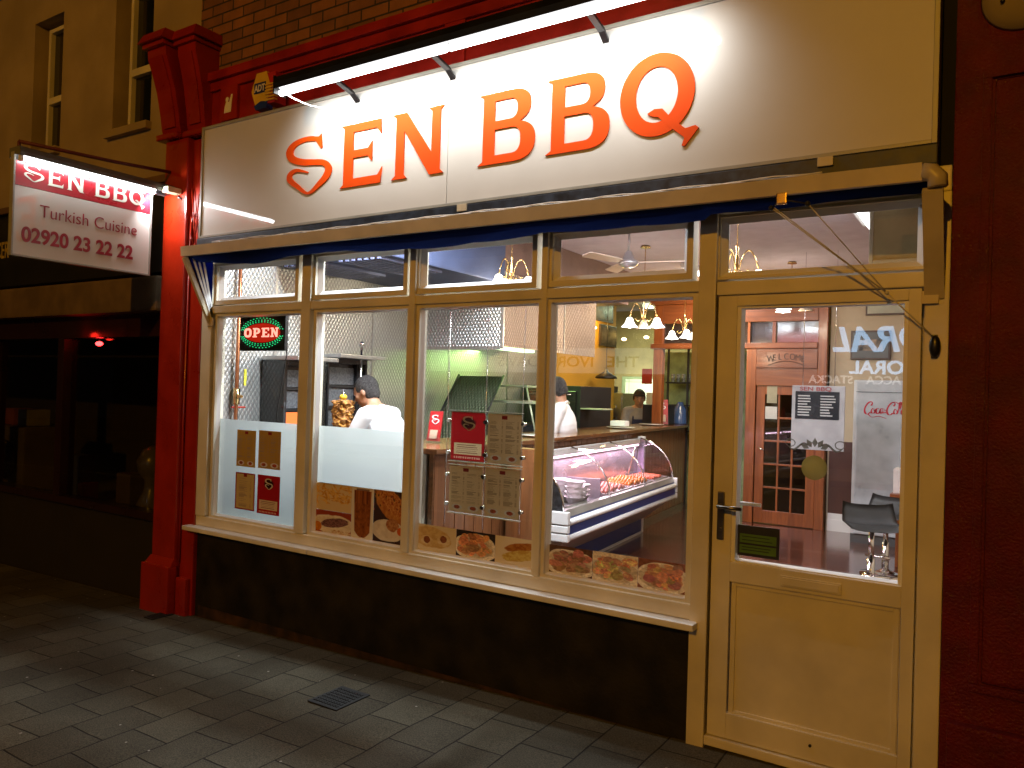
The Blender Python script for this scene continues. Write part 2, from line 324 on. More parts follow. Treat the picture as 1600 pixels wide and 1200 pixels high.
# ================================================================== SETTING
def pavement_mat():
    m, n, o = newmat('paving slabs'); L = n.links.new
    p = N(n, 'ShaderNodeBsdfPrincipled'); tc = N(n, 'ShaderNodeTexCoord')
    mp = N(n, 'ShaderNodeMapping'); mp.inputs['Rotation'].default_value = (0, 0, R(90)); mp.inputs['Location'].default_value = (.10, -.01, 0); L(tc.outputs['Object'], mp.inputs[0])
    br = N(n, 'ShaderNodeTexBrick'); br.offset = .5; br.inputs['Scale'].default_value = 1; br.inputs['Brick Width'].default_value = .29; br.inputs['Row Height'].default_value = .26
    br.inputs['Mortar Size'].default_value = .0045; br.inputs['Mortar Smooth'].default_value = .5; br.inputs['Bias'].default_value = 0
    br.inputs['Color1'].default_value = (.120, .110, .078, 1); br.inputs['Color2'].default_value = (.078, .070, .050, 1); br.inputs['Mortar'].default_value = (.018, .016, .013, 1)
    # slightly wandering joints
    nzw = N(n, 'ShaderNodeTexNoise'); nzw.inputs['Scale'].default_value = 1.7; L(tc.outputs['Object'], nzw.inputs[0])
    sv = N(n, 'ShaderNodeVectorMath', operation='SUBTRACT'); sv.inputs[1].default_value = (.5, .5, .5); L(nzw.outputs['Color'], sv.inputs[0])
    ss = N(n, 'ShaderNodeVectorMath', operation='SCALE'); ss.inputs['Scale'].default_value = .05; L(sv.outputs[0], ss.inputs[0])
    ad = N(n, 'ShaderNodeVectorMath', operation='ADD'); L(mp.outputs[0], ad.inputs[0]); L(ss.outputs[0], ad.inputs[1]); L(ad.outputs[0], br.inputs[0])
    nz = N(n, 'ShaderNodeTexNoise'); nz.inputs['Scale'].default_value = 1.3; nz.inputs['Detail'].default_value = 7; L(tc.outputs['Object'], nz.inputs[0])
    ng = N(n, 'ShaderNodeTexNoise'); ng.inputs['Scale'].default_value = 160; ng.inputs['Detail'].default_value = 3; L(tc.outputs['Object'], ng.inputs[0])
    m1 = N(n, 'ShaderNodeMix', data_type='RGBA', blend_type='MULTIPLY'); m1.inputs['Factor'].default_value = .85
    r1 = N(n, 'ShaderNodeValToRGB'); r1.color_ramp.elements[0].color = (.45, .42, .38, 1); r1.color_ramp.elements[0].position = .3; r1.color_ramp.elements[1].color = (1.1, 1.1, 1.1, 1); r1.color_ramp.elements[1].position = .7
    L(nz.outputs['Fac'], r1.inputs[0]); L(br.outputs['Color'], m1.inputs['A']); L(r1.outputs[0], m1.inputs['B'])
    m2 = N(n, 'ShaderNodeMix', data_type='RGBA', blend_type='MULTIPLY'); m2.inputs['Factor'].default_value = .8
    r2 = N(n, 'ShaderNodeValToRGB'); r2.color_ramp.elements[0].color = (.5, .5, .5, 1); r2.color_ramp.elements[0].position = .35; r2.color_ramp.elements[1].color = (1.35, 1.35, 1.3, 1); r2.color_ramp.elements[1].position = .66
    L(ng.outputs['Fac'], r2.inputs[0]); L(m1.outputs['Result'], m2.inputs['A']); L(r2.outputs[0], m2.inputs['B'])
    # pale chewing gum and grit spots
    vo = N(n, 'ShaderNodeTexVoronoi'); vo.inputs['Scale'].default_value = 11; L(tc.outputs['Object'], vo.inputs['Vector'])
    wn = N(n, 'ShaderNodeSeparateColor'); L(vo.outputs['Color'], wn.inputs[0])
    lt = N(n, 'ShaderNodeMath', operation='LESS_THAN'); lt.inputs[1].default_value = .07; L(vo.outputs['Distance'], lt.inputs[0])
    gt = N(n, 'ShaderNodeMath', operation='GREATER_THAN'); gt.inputs[1].default_value = .62; L(wn.outputs[0], gt.inputs[0])
    mm = N(n, 'ShaderNodeMath', operation='MULTIPLY'); L(lt.outputs[0], mm.inputs[0]); L(gt.outputs[0], mm.inputs[1])
    m3 = N(n, 'ShaderNodeMix', data_type='RGBA'); L(mm.outputs[0], m3.inputs['Factor']); L(m2.outputs['Result'], m3.inputs['A']); m3.inputs['B'].default_value = (.30, .28, .24, 1)
    L(m3.outputs['Result'], p.inputs['Base Color']); p.inputs['Roughness'].default_value = .85; p.inputs['Specular IOR Level'].default_value = .25
    bp = N(n, 'ShaderNodeBump'); bp.inputs['Strength'].default_value = .6; bp.inputs['Distance'].default_value = .01
    sb = N(n, 'ShaderNodeMath', operation='SUBTRACT'); ml = N(n, 'ShaderNodeMath', operation='MULTIPLY'); ml.inputs[1].default_value = .35
    L(ng.outputs['Fac'], ml.inputs[0]); L(ml.outputs[0], sb.inputs[0]); L(br.outputs['Fac'], sb.inputs[1]); L(sb.outputs[0], bp.inputs['Height']); L(bp.outputs[0], p.inputs['Normal'])
    L(p.outputs[0], o.inputs[0]); return m
def sheet(name, x0, x1, y0, y1, dz, mat, kind='structure', nx=1):
    b = MB()
    b.quad((x0, y0, GROUNDZ(x0)+dz), (x1, y0, GROUNDZ(x1)+dz), (x1, y1, GROUNDZ(x1)+dz), (x0, y1, GROUNDZ(x0)+dz))
    o = b.build(name, mat); o['kind'] = kind; return o
def sloped_slab(name, x0, x1, y0, y1, dz, th, mat):
    b = MB(); b.prism([(x0, y0, GROUNDZ(x0)+dz), (x1, y0, GROUNDZ(x1)+dz), (x1, y0, GROUNDZ(x1)+dz-th), (x0, y0, GROUNDZ(x0)+dz-th)], (0, y1-y0, 0))
    o = b.build(name, mat); o['kind'] = 'structure'; return o
sheet('ground', -60, 60, -60, 60, -.16, pbr('dark ground', (.04, .038, .035), .9))
sloped_slab('pavement', -40, 25, -4.9, .02, 0, .3, pavement_mat())
sloped_slab('kerb', -40, 25, -5.05, -4.9, .0, .3, pbr('kerb granite', (.22, .21, .19), .8, bump=.3))
asph = pbr('asphalt', (.05, .05, .05), .8, var=.3, vscale=30, bump=.4, bscale=120)
sheet('road', -40, 25, -12.9, -5.05, -.12, asph)
sloped_slab('opposite_pavement', -40, 25, -16, -12.9, 0, .3, pbr('far paving', (.14, .13, .11), .8))
# the shop floor, walls, ceiling
FZ = .10
def sbox(name, a, b_, mat):
    b = MB(); b.box(*a, *b_); o = b.build(name, mat); o['kind'] = 'structure'; return o
sbox('shop_floor', (-5.2, .06, FZ-.1), (.6, 9.2, FZ), floorm)
sbox('shop_ceiling', (-5.2, .10, 3.02), (.6, 6.7, 3.12), ceilm)
sbox('kitchen_ceiling', (-8.2, 6.701, 3.02), (.6, 9.2, 3.12), ceilm)
sbox('kitchen_floor', (-8.2, 6.7, FZ-.11), (-5.201, 9.2, FZ), floorm)
sbox('left_wall', (-4.95, .10, FZ), (-4.78, 6.85, 3.02), yellow)
sbox('kitchen_left_wall', (-8.2, 6.7, FZ), (-8.0, 8.8, 3.02), lime)
sbox('kitchen_front_wall', (-8.0, 6.7, FZ), (-4.951, 6.85, 3.02), yellow)
sbox('right_wall', (.30, .10, FZ), (.45, 6.1, 3.02), plaster)
sbox('kitchen_back_wall', (-8.2, 8.8, FZ), (-1.5, 9.0, 3.02), pbr('brown ochre wall', (.36, .27, .12), .7, var=.12))
# back wall right part (cream) with ceiling cove
sbox('back_wall', (-1.68, 6.0, FZ), (.45, 6.15, 3.02), plaster)
b = MB(); b.box(-1.66, 5.975, FZ, .3, 5.998, FZ+.20, .004); b.box(-1.66, 5.965, FZ, .3, 5.974, FZ+.13)
o = b.build('skirting', whitep); o['kind'] = 'structure'
b = MB()
for i in range(5): b.box(-4.75, 5.9-i*.016, 2.90+i*.022, .3, 8.0 if i < 0 else 5.99, 2.922+i*.022)
b.build('ceiling_cornice', ceilm)['kind'] = 'structure'
b = MB(); b.box(-1.66, 5.985, FZ+.2, -.2, 5.998, 1.12); b.build('dado_panel', pbr('dark brown dado', (.07, .022, .015), .4, coat=.3))['kind'] = 'structure'
b = MB(); b.box(-3.45, .62, FZ+.001, -3.44, .63, FZ+.002)
b.b.free()

# ================================================================== THE SHOP FRONT
shop = thing('kebab_shop', 'kebab shop front with white framed windows and door between red pilasters', 'shop', (-2.5, 0, 0))
FZt = 2.46       # head of the shop front
Y0, Y1 = -.035, .075
b = MB()
# stall riser
b.box(-4.74, -.02, -.12, -1.15, .10, .555); b.build('stallriser', stall, shop)
b = MB(); b.box(-4.70, -.025, -.10, -1.15, -.021, .02); b.build('stallriser_foot', pbr('brown foot board', (.05, .022, .010), .8, var=.5, vscale=9), shop)
b = MB(); b.box(-4.80, -.105, .545, -3.56, .02, .575, .006); b.box(-3.555, -.105, .545, -1.125, .02, .575, .006)
b.build('window_sill', pbr('white sill', (.78, .77, .73), .45, var=.1), shop)
# main frame
b = MB()
b.box(-4.745, Y0, .577, -1.16, Y1, .645, .006)                 # bottom rail
b.box(-4.745, Y0, 2.055, -1.16, Y1, 2.105, .006)                # transom rail
b.box(-4.745, Y0, 2.40, -.18, Y1, 2.50, .006)                   # head
for x0, x1 in ((-4.745, -4.64), (-3.745, -3.665), (-2.862, -2.818), (-1.990, -1.955)): b.box(x0, Y0-.006, .647, x1, Y1, 2.398, .006)
b.box(-1.165, Y0-.008, .0, -1.085, Y1, 2.398, .006)              # door post left
b.box(-.262, Y0-.008, .0, -.178, Y1, 2.398, .006)                # door post right
b.box(-1.083, Y0, 2.035, -.264, Y1, 2.095, .006)                 # door head
b.box(-1.083, Y0-.01, .045, -.264, Y1, .085, .006)               # threshold
for xx_ in (-1.092, -.278): b.box(xx_, .0515, .05, xx_+.028, Y1-.001, 2.39)
b.build('shopfront_frame', upvc, shop)
# windows
WX = [(-4.600, -3.770), (-3.625, -2.885), (-2.795, -2.012), (-1.937, -1.196)]
def window(x0, x1, z0, z1, bead=.022, name='window', frame=.024, bm=upvc):
    b = MB(); f = frame
    for (a, c, d, e) in ((x0-f, x1+f, z0-f, z0), (x0-f, x1+f, z1, z1+f), (x0-f, x0, z0, z1), (x1, x1+f, z0, z1)):
        b.box(a, -.020, d, c, .05, e)
    o = b.build(name, bm, shop)
    g = MB(); g.box(x0, .024, z0, x1, .030, z1); g.build('pane', clear, o)
    if bead:
        k = bead; b = MB(); y0, y1 = -.004, .022
        b.prism([(x0, y0, z0), (x0, y1, z0), (x0+k, y1, z0), ], (0, 0, z1-z0)); b.prism([(x1, y0, z0), (x1, y1, z0), (x1-k, y1, z0)], (0, 0, z1-z0))
        b.prism([(x0, y0, z0), (x0, y1, z0), (x0, y1, z0+k)], (x1-x0, 0, 0)); b.prism([(x0, y0, z1), (x0, y1, z1), (x0, y1, z1-k)], (x1-x0, 0, 0))
        b.build('glazing_bead', upvc_in, o)
    return o
wins = [window(a, c, .66, 2.035, bead=.008) for a, c in WX]
TX = [(-4.62, -3.83), (-3.645, -2.925), (-2.81, -2.06), (-1.94, -1.232)]
trs = []
for a, c in TX:
    trs.append(window(a, c, 2.145, 2.385, bead=.026, name='top_light', frame=.03))
trs.append(window(-1.078, -.272, 2.118, 2.385, bead=.026, name='top_light', frame=.012))
# frosted film inside windows one and two
def film_on(win, x0, x1, z0, z1):
    g = MB(); g.box(x0, .0315, z0, x1, .0325, z1); return g.build('frosted_film', film, win)
film_on(wins[0], -4.60, -3.77, .66, 1.325); film_on(wins[1], -3.625, -2.885, .972, 1.325)
# door
door = MB()
dx0, dx1 = -1.075, -.272
for (a, c, d, e) in ((dx0, -.992, .09, 2.03), (-.318, dx1, .09, 2.03), (-.992, -.318, .09, .20), (-.992, -.318, 1.985, 2.03), (-.992, -.318, .775, .862)):
    door.box(a, -.028, d, c, .05, e, .003)
door.box(-.988, -.008, .20, -.322, .04, .775)
dr = door.build('door', upvc, shop)
b = MB(); b.box(-.975, .026, .868, -.333, .032, 1.975); b.build('pane', clear, dr)
b = MB()
for (a, c, d, e) in ((-.992, -.975, .862, 1.985), (-.333, -.318, .862, 1.985), (-.975, -.333, .862, .868), (-.975, -.333, 1.975, 1.985)):
    b.box(a, -.018, d, c, .045, e)
b.build('glazing_bead', upvc_in, dr)
b = MB()                                                         # raised moulding round the lower panel
for (a, c, d, e) in ((-.985, -.965, .195, .775), (-.345, -.325, .195, .775), (-.965, -.345, .195, .215), (-.965, -.345, .755, .775)):
    b.box(a, -.016, d, c, -.006, e, .003)
b.box(-.80, -.018, .60, -.799, -.017, .601)
b.build('panel_moulding', upvc, dr)
b = MB(); b.box(-.775, -.036, .792, -.535, -.0285, .838, .003); b.box(-.765, -.040, .799, -.545, -.0362, .831, .002); b.build('letter_plate', upvc, dr)
b = MB(); b.box(-1.052, -.040, .955, -1.022, -.0285, 1.165, .004); b.tube([(-1.037, -.04, 1.105), (-1.037, -.085, 1.105), (-.93, -.088, 1.103)], .0085); b.tube([(-1.037, -.0405, 1.0), (-1.037, -.047, 1.0)], .009)
b.build('door_handle', pbr('worn handle metal', (.22, .20, .17), .3, metal=1, var=.3), dr)
b = MB(); b.tube([(-1.037, .05, 1.105), (-1.037, .10, 1.105), (-.90, .105, 1.103)], .0085); b.box(-1.052, .0505, .955, -1.022, .062, 1.165, .004); b.build('inner_handle', whitep, dr)
b = MB(); b.tube([(-.64, -.0285, .155), (-.64, -.036, .155)], .006); b.build('screw_cap', blackp, dr)
# head timbers over the window / behind the sign and the brick wall above
b = MB(); b.box(-4.745, -.015, 2.502, -.235, .10, 3.72); b.build('fascia_board', redf, shop)
b = MB(); b.box(-.2345, .0, 2.502, -.165, .10, 3.72); b.build('gap_shade_strip', pbr('matt black', (.008, .008, .008), .95), shop)  # black strip put in so the gap reads as dark shade
b = MB(); b.box(-4.76, -.06, 3.685, 1.0, .02, 3.745, .01); b.box(-4.76, -.035, 3.62, 1.0, -.016, 3.684, .004)
for x in (-2.60, -1.15): b.box(x-.07, -.034, 2.9, x+.07, -.0155, 3.619, .003)
b.build('fascia_cornice', redf, shop)
def brickmat():
    m, n, o = newmat('old brick'); L = n.links.new; p = N(n, 'ShaderNodeBsdfPrincipled'); p.inputs['Roughness'].default_value = .85
    tc = N(n, 'ShaderNodeTexCoord'); sp = N(n, 'ShaderNodeSeparateXYZ'); cb = N(n, 'ShaderNodeCombineXYZ'); L(tc.outputs['Object'], sp.inputs[0]); L(sp.outputs[0], cb.inputs[0]); L(sp.outputs[2], cb.inputs[1])
    br = N(n, 'ShaderNodeTexBrick'); br.inputs['Scale'].default_value = 1; br.inputs['Brick Width'].default_value = .225; br.inputs['Row Height'].default_value = .075; br.inputs['Mortar Size'].default_value = .006
    br.inputs['Color1'].default_value = (.30, .13, .06, 1); br.inputs['Color2'].default_value = (.17, .075, .05, 1); br.inputs['Mortar'].default_value = (.04, .035, .03, 1); br.inputs['Mortar Smooth'].default_value = .3
    L(cb.outputs[0], br.inputs[0]); nz = N(n, 'ShaderNodeTexNoise'); nz.inputs['Scale'].default_value = 9; nz.inputs['Detail'].default_value = 6; L(tc.outputs['Object'], nz.inputs[0])
    mu = N(n, 'ShaderNodeMix', data_type='RGBA', blend_type='MULTIPLY'); mu.inputs['Factor'].default_value = .8; rr = N(n, 'ShaderNodeValToRGB'); rr.color_ramp.elements[0].color = (.4, .4, .4, 1); rr.color_ramp.elements[1].color = (1.3, 1.2, 1.1, 1)
    L(nz.outputs['Fac'], rr.inputs[0]); L(br.outputs[0], mu.inputs['A']); L(rr.outputs[0], mu.inputs['B']); L(mu.outputs['Result'], p.inputs['Base Color'])
    bp = N(n, 'ShaderNodeBump'); bp.inputs['Distance'].default_value = .012; sb = N(n, 'ShaderNodeMath', operation='SUBTRACT'); L(nz.outputs['Fac'], sb.inputs[0]); L(br.outputs['Fac'], sb.inputs[1]); L(sb.outputs[0], bp.inputs['Height']); L(bp.outputs[0], p.inputs['Normal'])
    L(p.outputs[0], o.inputs[0]); return m
b = MB(); b.box(-4.97, .03, 3.12, 1.0, .5, 7.5); b.build('brick_wall', brickmat(), shop)
b = MB()
for i in range(2): b.box(-4.72, -.012, 3.40+i*.0, -4.33, .028, 3.63)
b.build('fascia_end_board', redf, shop)
# left pilaster: two stepped strips, each with a plinth, and the console bracket
def plinth_strip(x0, x1, y, zt, zb, name, mat, plz):
    b = MB(); b.box(x0, y, zb, x1, .2, zt, .012); o = b.build(name, mat, shop)
    b = MB(); b.box(x0-.05, y-.05, zb, x1+.012, y+.02, plz, .012); b.prism([(x0-.03, y-.03, plz), (x1+.008, y-.03, plz), (x1+.004, y-.004, plz+.05), (x0-.004, y-.004, plz+.05)], (0, .06, 0))
    b.build('plinth', mat, o); return o
pl = plinth_strip(-5.165, -4.90, -.09, 3.31, -.12, 'pilaster', red, .27)
b = MB(); b.box(-4.898, -.045, -.12, -4.748, .16, 3.30, .01); o2 = b.build('pilaster_return', red, shop)
b = MB(); b.box(-4.885, -.085, -.12, -4.765, -.03, .20, .02); b.build('plinth', red, o2)
b = MB(); b.tube([(-4.888, -.055, 2.75), (-4.888, -.06, 1.2), (-4.888, -.055, .3)], .008, 6); b.tube([(-4.888, -.055, 2.5), (-4.86, -.058, 2.78), (-4.82, -.058, 2.66), (-4.80, -.056, 2.9)], .006, 6); b.tube([(-4.888, -.06, 2.62), (-4.84, -.062, 2.55), (-4.80, -.06, 2.72)], .005, 6); b.tube([(-4.88, -.06, 2.95), (-4.84, -.064, 2.70), (-4.80, -.06, 2.48)], .005, 6)
b.build('loose_cable', red, shop)
def console(x0, x1, k, name):
    b = MB(); T = [(.10, 3.36), (-.085*k, 3.36), (-.10*k, 3.40), (-.115*k, 3.50), (-.15*k, 3.66), (-.19*k, 3.78), (-.225*k, 3.87), (-.23*k, 3.93), (.10, 3.93)]
    b.prism([(x0, y, z) for y, z in T], (x1-x0, 0, 0)); o = b.build(name, red, shop)
    b = MB()
    for i in range(2, 6):
        (ya, za), (yb, zb) = T[i], T[i+1]
        xa_, xb_ = x0+.04, x1-.04; b.prism([(xa_, ya-.010, za), (xb_, ya-.010, za), (xb_, yb-.010, zb), (xa_, yb-.010, zb)], (0, .02, 0))
    b.build('raised_panel', red, o)
    b = MB(); b.box(x0-.025, -.13*k, 3.315, x1+.01, .1, 3.358, .012); b.build('neck_moulding', red, o)
    b = MB(); b.box(x0-.025, -.26*k, 3.932, x1+.012, .12, 3.965, .01); b.prism([(x0-.045, -.285*k, 3.967), (x1+.03, -.285*k, 3.967), (x1+.02, -.25*k, 4.04), (x0-.03, -.25*k, 4.04)], (0, .12+.285*k, 0)); b.build('cap', red, o)
    return o
console(-5.205, -4.99, 1.0, 'console_bracket'); console(-4.945, -4.745, .72, 'console_bracket')
# right pilaster (plain, panelled, thick brushed paint)
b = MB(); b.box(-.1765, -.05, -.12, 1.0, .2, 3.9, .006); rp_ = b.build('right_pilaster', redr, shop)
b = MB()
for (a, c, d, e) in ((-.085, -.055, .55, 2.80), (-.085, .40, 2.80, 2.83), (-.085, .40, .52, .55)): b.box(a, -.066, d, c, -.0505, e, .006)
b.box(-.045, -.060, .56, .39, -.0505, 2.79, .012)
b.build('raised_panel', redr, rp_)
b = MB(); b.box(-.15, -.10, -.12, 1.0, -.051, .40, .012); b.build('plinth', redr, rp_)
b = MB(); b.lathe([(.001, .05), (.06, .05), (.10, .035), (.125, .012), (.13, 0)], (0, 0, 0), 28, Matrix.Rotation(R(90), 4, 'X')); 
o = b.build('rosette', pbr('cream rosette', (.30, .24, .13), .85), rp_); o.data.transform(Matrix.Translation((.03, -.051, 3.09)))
b = MB(); b.ball((-.03, -.104, 3.06), .008); b.build('rosette_screw', black, rp_)
# ------------------------------------------------------------------ fascia sign
YS = -.15
sign = thing('shop_sign', 'long white shop sign with orange SEN BBQ lettering above the window', 'sign', (-2.43, -.15, 2.55))
b = MB(); b.box(-4.63, YS, 2.572, -2.532, -.017, 3.295); b.box(-2.528, YS, 2.572, -.245, -.017, 3.295); b.build('panel', signw, sign)
b = MB(); t = .018
for (a, c, d, e) in ((-4.65, -4.631, 2.555, 3.315), (-.244, -.225, 2.555, 3.315), (-4.631, -.244, 2.555, 2.571), (-4.631, -.244, 3.296, 3.315)): b.box(a, YS-.008, d, c, -.018, e, .002)
b.build('sign_trim', signtrim, sign)
# letter shapes ---------------------------------------------------
def arc(cx, cy, rx, ry, a0, a1, n=18, k=1.0):
    o = []
    for i in range(n+1):
        t = R(a0+(a1-a0)*i/n); c, s_ = math.cos(t), math.sin(t)
        o.append((cx+rx*math.copysign(abs(c)**k, c), cy+ry*math.copysign(abs(s_)**k, s_)))
    return o
def glyph_E():
    return [[(0, 0), (.97, 0), (1.0, .25), (.90, .13), (.31, .13), (.31, .46), (.66, .46), (.76, .36), (.76, .68), (.66, .58), (.31, .58), (.31, .87), (.86, .87), (.97, .76), (.95, 1.0), (0, 1.0), (.08, .95), (.08, .05)]]
def glyph_N():
    return [[(0, 0), (.31, 0), (.245, .06), (.245, .72), (.74, 0), (1.0, 0), (.93, .06), (.93, .94), (1.0, 1.0), (.70, 1.0), (.77, .94), (.77, .33), (.28, 1.0), (0, 1.0), (.08, .94), (.08, .06)]]
def glyph_B():
    out = [(0, 0), (.60, 0)] + arc(.62, .275, .38, .275, -90, 62, 16, .8) + [(.74, .545)] + arc(.58, .775, .34, .225, -50, 90, 14, .8) + [(0, 1.0), (.09, .95), (.09, .05)]
    h1 = [(.30, .12), (.30, .48)] + arc(.60, .30, .155, .18, 90, -90, 14, .8)
    h2 = [(.30, .60), (.30, .88)] + arc(.56, .74, .135, .14, 90, -90, 14, .8)
    return [out, h1, h2]
def glyph_Q():
    out = arc(.47, .52, .47, .50, 0, 360, 48)[:-1]; inn = arc(.47, .52, .265, .335, 0, 360, 40)[:-1]
    tail = [(.42, .32), (.60, .36), (.74, .16), (1.02, .01), (.84, -.14), (.80, -.08), (.56, .20), (.42, .22)]
    return [out, inn], [[(.36, .315), (.45, .36), (.55, .35), (.66, .22), (.84, .06), (.96, .08), (1.0, .045), (.84, -.155), (.80, -.145), (.83, -.05), (.60, .15), (.50, .255), (.42, .275)]]
def ribbon(pts, ws):
    # catmull-rom a centre line with widths into one outline
    P = [Vector(p) for p in pts]; o = []; wv = []
    for i in range(len(P)-1):
        p0, p1, p2, p3 = P[max(i-1, 0)], P[i], P[i+1], P[min(i+2, len(P)-1)]
        for k in range(6):
            t = k/6; o.append(.5*((2*p1)+(p2-p0)*t+(2*p0-5*p1+4*p2-p3)*t*t+(3*p1-p0-3*p2+p3)*t**3)); wv.append(ws[i]*(1-t)+ws[i+1]*t)
    o.append(P[-1]); wv.append(ws[-1]); L_, R_ = [], []
    for i, p in enumerate(o):
        d = (o[min(i+1, len(o)-1)]-o[max(i-1, 0)]).normalized(); n_ = Vector((-d.y, d.x)); L_.append(tuple(p+n_*wv[i]/2)); R_.append(tuple(p-n_*wv[i]/2))
    return L_+R_[::-1]
def zz(x, y, s=3.3333, ox=250, oy=200):   # zoomed reading of the S back to the picture
    return (x/s+ox, y/s+oy)
S_pts = [(838, 62), (800, 55), (750, 62), (700, 88), (676, 128), (690, 162), (740, 178), (800, 178), (852, 180), (877, 205), (868, 245), (830, 290), (771, 340), (715, 305), (677, 272), (680, 240), (715, 221), (772, 232)]
S_w = [6, 26, 24, 28, 36, 38, 34, 30, 30, 34, 34, 26, 12, 24, 30, 22, 17, 7]
S_serif = [(842, 28), (828, 44), (802, 44), (812, 68), (838, 106), (846, 100)]
def zS(loop_px):    # reading -> unit S box (x0..1, y0..1)
    return loop_px
def S_loops_world():
    lo = ribbon([(x, -y) for x, y in S_pts], S_w); out = []
    for lp in (lo, [(x, -y) for x, y in S_serif]):
        out.append([(lambda v: (v.x, v.z))(onY(*zz(x, -y), YS-.005)) for x, y in lp])
    return out
SL = S_loops_world()
def bounds(u0, u1, vb, vt):
    a = onY(*u0, YS-.005); return a
def L_at(px, py): v = onY(px, py, YS-.005); return v.x, v.z
xf_sign = lambda a, b_, c: Vector((a, YS-.004-c, b_))
for lp, nm in ((SL[0], 'letter'),):
    so = shape('letter', [SL[0]], .006, orange_v, sign, xf_sign)
shape('letter_serif', [SL[1]], .0054, orange_v, so, xf_sign)
ZB, ZT_ = L_at(531, 295)[1], L_at(531, 199)[1]
letters = [(glyph_E, 531, 596, 284), (glyph_N, 611, 692, 275), (glyph_B, 746, 834.5, 250), (glyph_B, 852, 951, 232)]
def place(gl, x0, x1, z0, z1): return [[(x0+(x1-x0)*a, z0+(z1-z0)*c) for a, c in lp] for lp in gl]
LAY = []
for g, a, c, yy in letters:
    x0 = L_at(a, yy)[0]; x1 = L_at(c, yy)[0]; LAY.append((g, x0, x1))
    shape('letter', place(g(), x0, x1, ZB, ZT_), .006, orange_v, sign, xf_sign)
QX0, QX1 = L_at(969, 160)[0], L_at(1092, 200)[0]; q1, q2 = glyph_Q()
qo = shape('letter', place(q1, QX0, QX1+.0, ZB, ZT_+.012), .006, orange_v, sign, xf_sign)
shape('letter_tail', place(q2, QX0, QX1, ZB, ZT_), .0072, orange_v, qo, lambda a, b_, c: xf_sign(a, b_, c+.0006))
# ------------------------------------------------------------------ strip light above the sign
yl = -.42
A_ = onY(437, 147, yl); B_ = onY(1012, -2, yl); zt = (A_.z+B_.z)/2+.028
sl = thing('sign_strip_light', 'long fluorescent strip light in black housing above the white sign', 'light', (-2.5, yl, zt))
xa, xb = A_.x, B_.x+.15; mid = onY(700, 85, yl).x
b = MB(); prof = [(-.035, .0), (-.045, .03), (-.03, .07), (.02, .08), (.05, .05), (.05, .01), (.02, .0)]
b.prism([(xa, yl+y, zt+z) for y, z in prof], (xb-xa, 0, 0)); b.box(xa-.012, yl-.042, zt-.028, xa-.0005, yl+.048, zt+.075, .004); b.box(xb+.0005, yl-.042, zt-.028, xb+.012, yl+.048, zt+.075, .004)
b.build('housing', black, sl)
for a, c in ((xa+.01, mid-.012), (mid+.012, xb-.01)):
    b = MB(); b.tube([(a, yl, zt-.018), (c, yl, zt-.018)], .0165, 14); b.build('tube', tube_e, sl)
    lamp('tube_light', 'AREA', ((a+c)/2, yl+.022, zt-.036), 7.2, (1, .985, .96), c-a, (R(50), 0, 0), sl, .03).data.spread = R(125)
for px, py in ((560, 130), (709, 95), (948, 33)):
    p = onY(px, py, -.15); x = p.x
    b = MB(); b.prism([(x-.016, yl+.03, zt+.03), (x+.016, yl+.03, zt+.03), (x+.016, -.20, zt-.01), (x-.016, -.20, zt-.01)], (0, 0, .014))
    b.prism([(x-.016, -.20, zt-.01), (x+.016, -.20, zt-.01), (x+.016, -.085, zt-.09), (x-.016, -.085, zt-.09)], (0, 0, .014))
    b.box(x-.016, -.09, zt-.14, x+.016, -.017, zt-.078, .003); o = b.build('bracket', black, sl)
    b = MB(); b.ball((x-.03, -.085, zt-.11), .012); b.ball((x+.03, -.085, zt-.11), .012); b.box(x-.045, -.08, zt-.12, x+.045, -.07, zt-.10); b.build('bracket_bolt', chrome, o)
b = MB(); p0 = Vector((xa+.03, yl+.03, zt-.02)); b.tube([p0+Vector((.3*t, .22*t, -.05*math.sin(math.pi*t)-.03*t)) for t in [i/8 for i in range(9)]], .004, 6); b.build('cable', whitep, sl)
# ------------------------------------------------------------------ alarm boxes
def alarm():
    c = onY(408, 140, -.14); x, z = c.x, c.z; r = .115
    t_ = thing('alarm_box', 'hexagonal yellow and blue burglar alarm box beside the strip light', 'alarm box', (x, -.14, z-r))
    hexa = [(x+r*.82*math.cos(R(90+60*k)), z+r*1.12*math.sin(R(90+60*k))) for k in range(6)]
    h2 = [(x+r*.82*math.cos(R(a)), z+r*1.12*math.sin(R(a))) for a in (60, 0, -60, -120, 180, 120)]
    yel = pbr('alarm yellow', (.75, .48, .03), .4); b = MB(); b.prism([(a, -.14, c_) for a, c_ in h2], (0, .10, 0)); b.build('cover', yel, t_)
    b = MB(); b.box(x+.0, -.138, z-.10, x+.13, -.045, z+.10, .01); b.build('red_side', pbr('alarm red', (.5, .02, .02), .4), t_)
    b = MB()
    for i in range(6): b.box(x+.045, -.1475, z-.085+i*.02, x+.135, -.120, z-.076+i*.02)
    b.build('louvres', yel, t_)
    bl = pbr('alarm blue', (.01, .03, .16), .4)
    b = MB(); b.box(x-.064, -.144, z-.022, x+.045, -.1405, z+.046); b.build('blue_badge', bl, t_)
    text('badge_lettering', 'ADT', .060, pbr('badge white', (.75, .7, .6), .4), t_, lambda a, b_, c_: Vector((x-.058+a, -.1455-c_, z-.010+b_)), .001, .0022, sx=.82)
    b = MB(); b.prism([(x-.048, -.1412, z-.125), (x+.055, -.1412, z-.125), (x+.065, -.1412, z-.085), (x+.0, -.1412, z-.075), (x-.066, -.1412, z-.098)], (0, .05, 0)); b.build('blue_foot', bl, t_)
alarm()
c = onY(357, 160, -.04); x, z = c.x, c.z
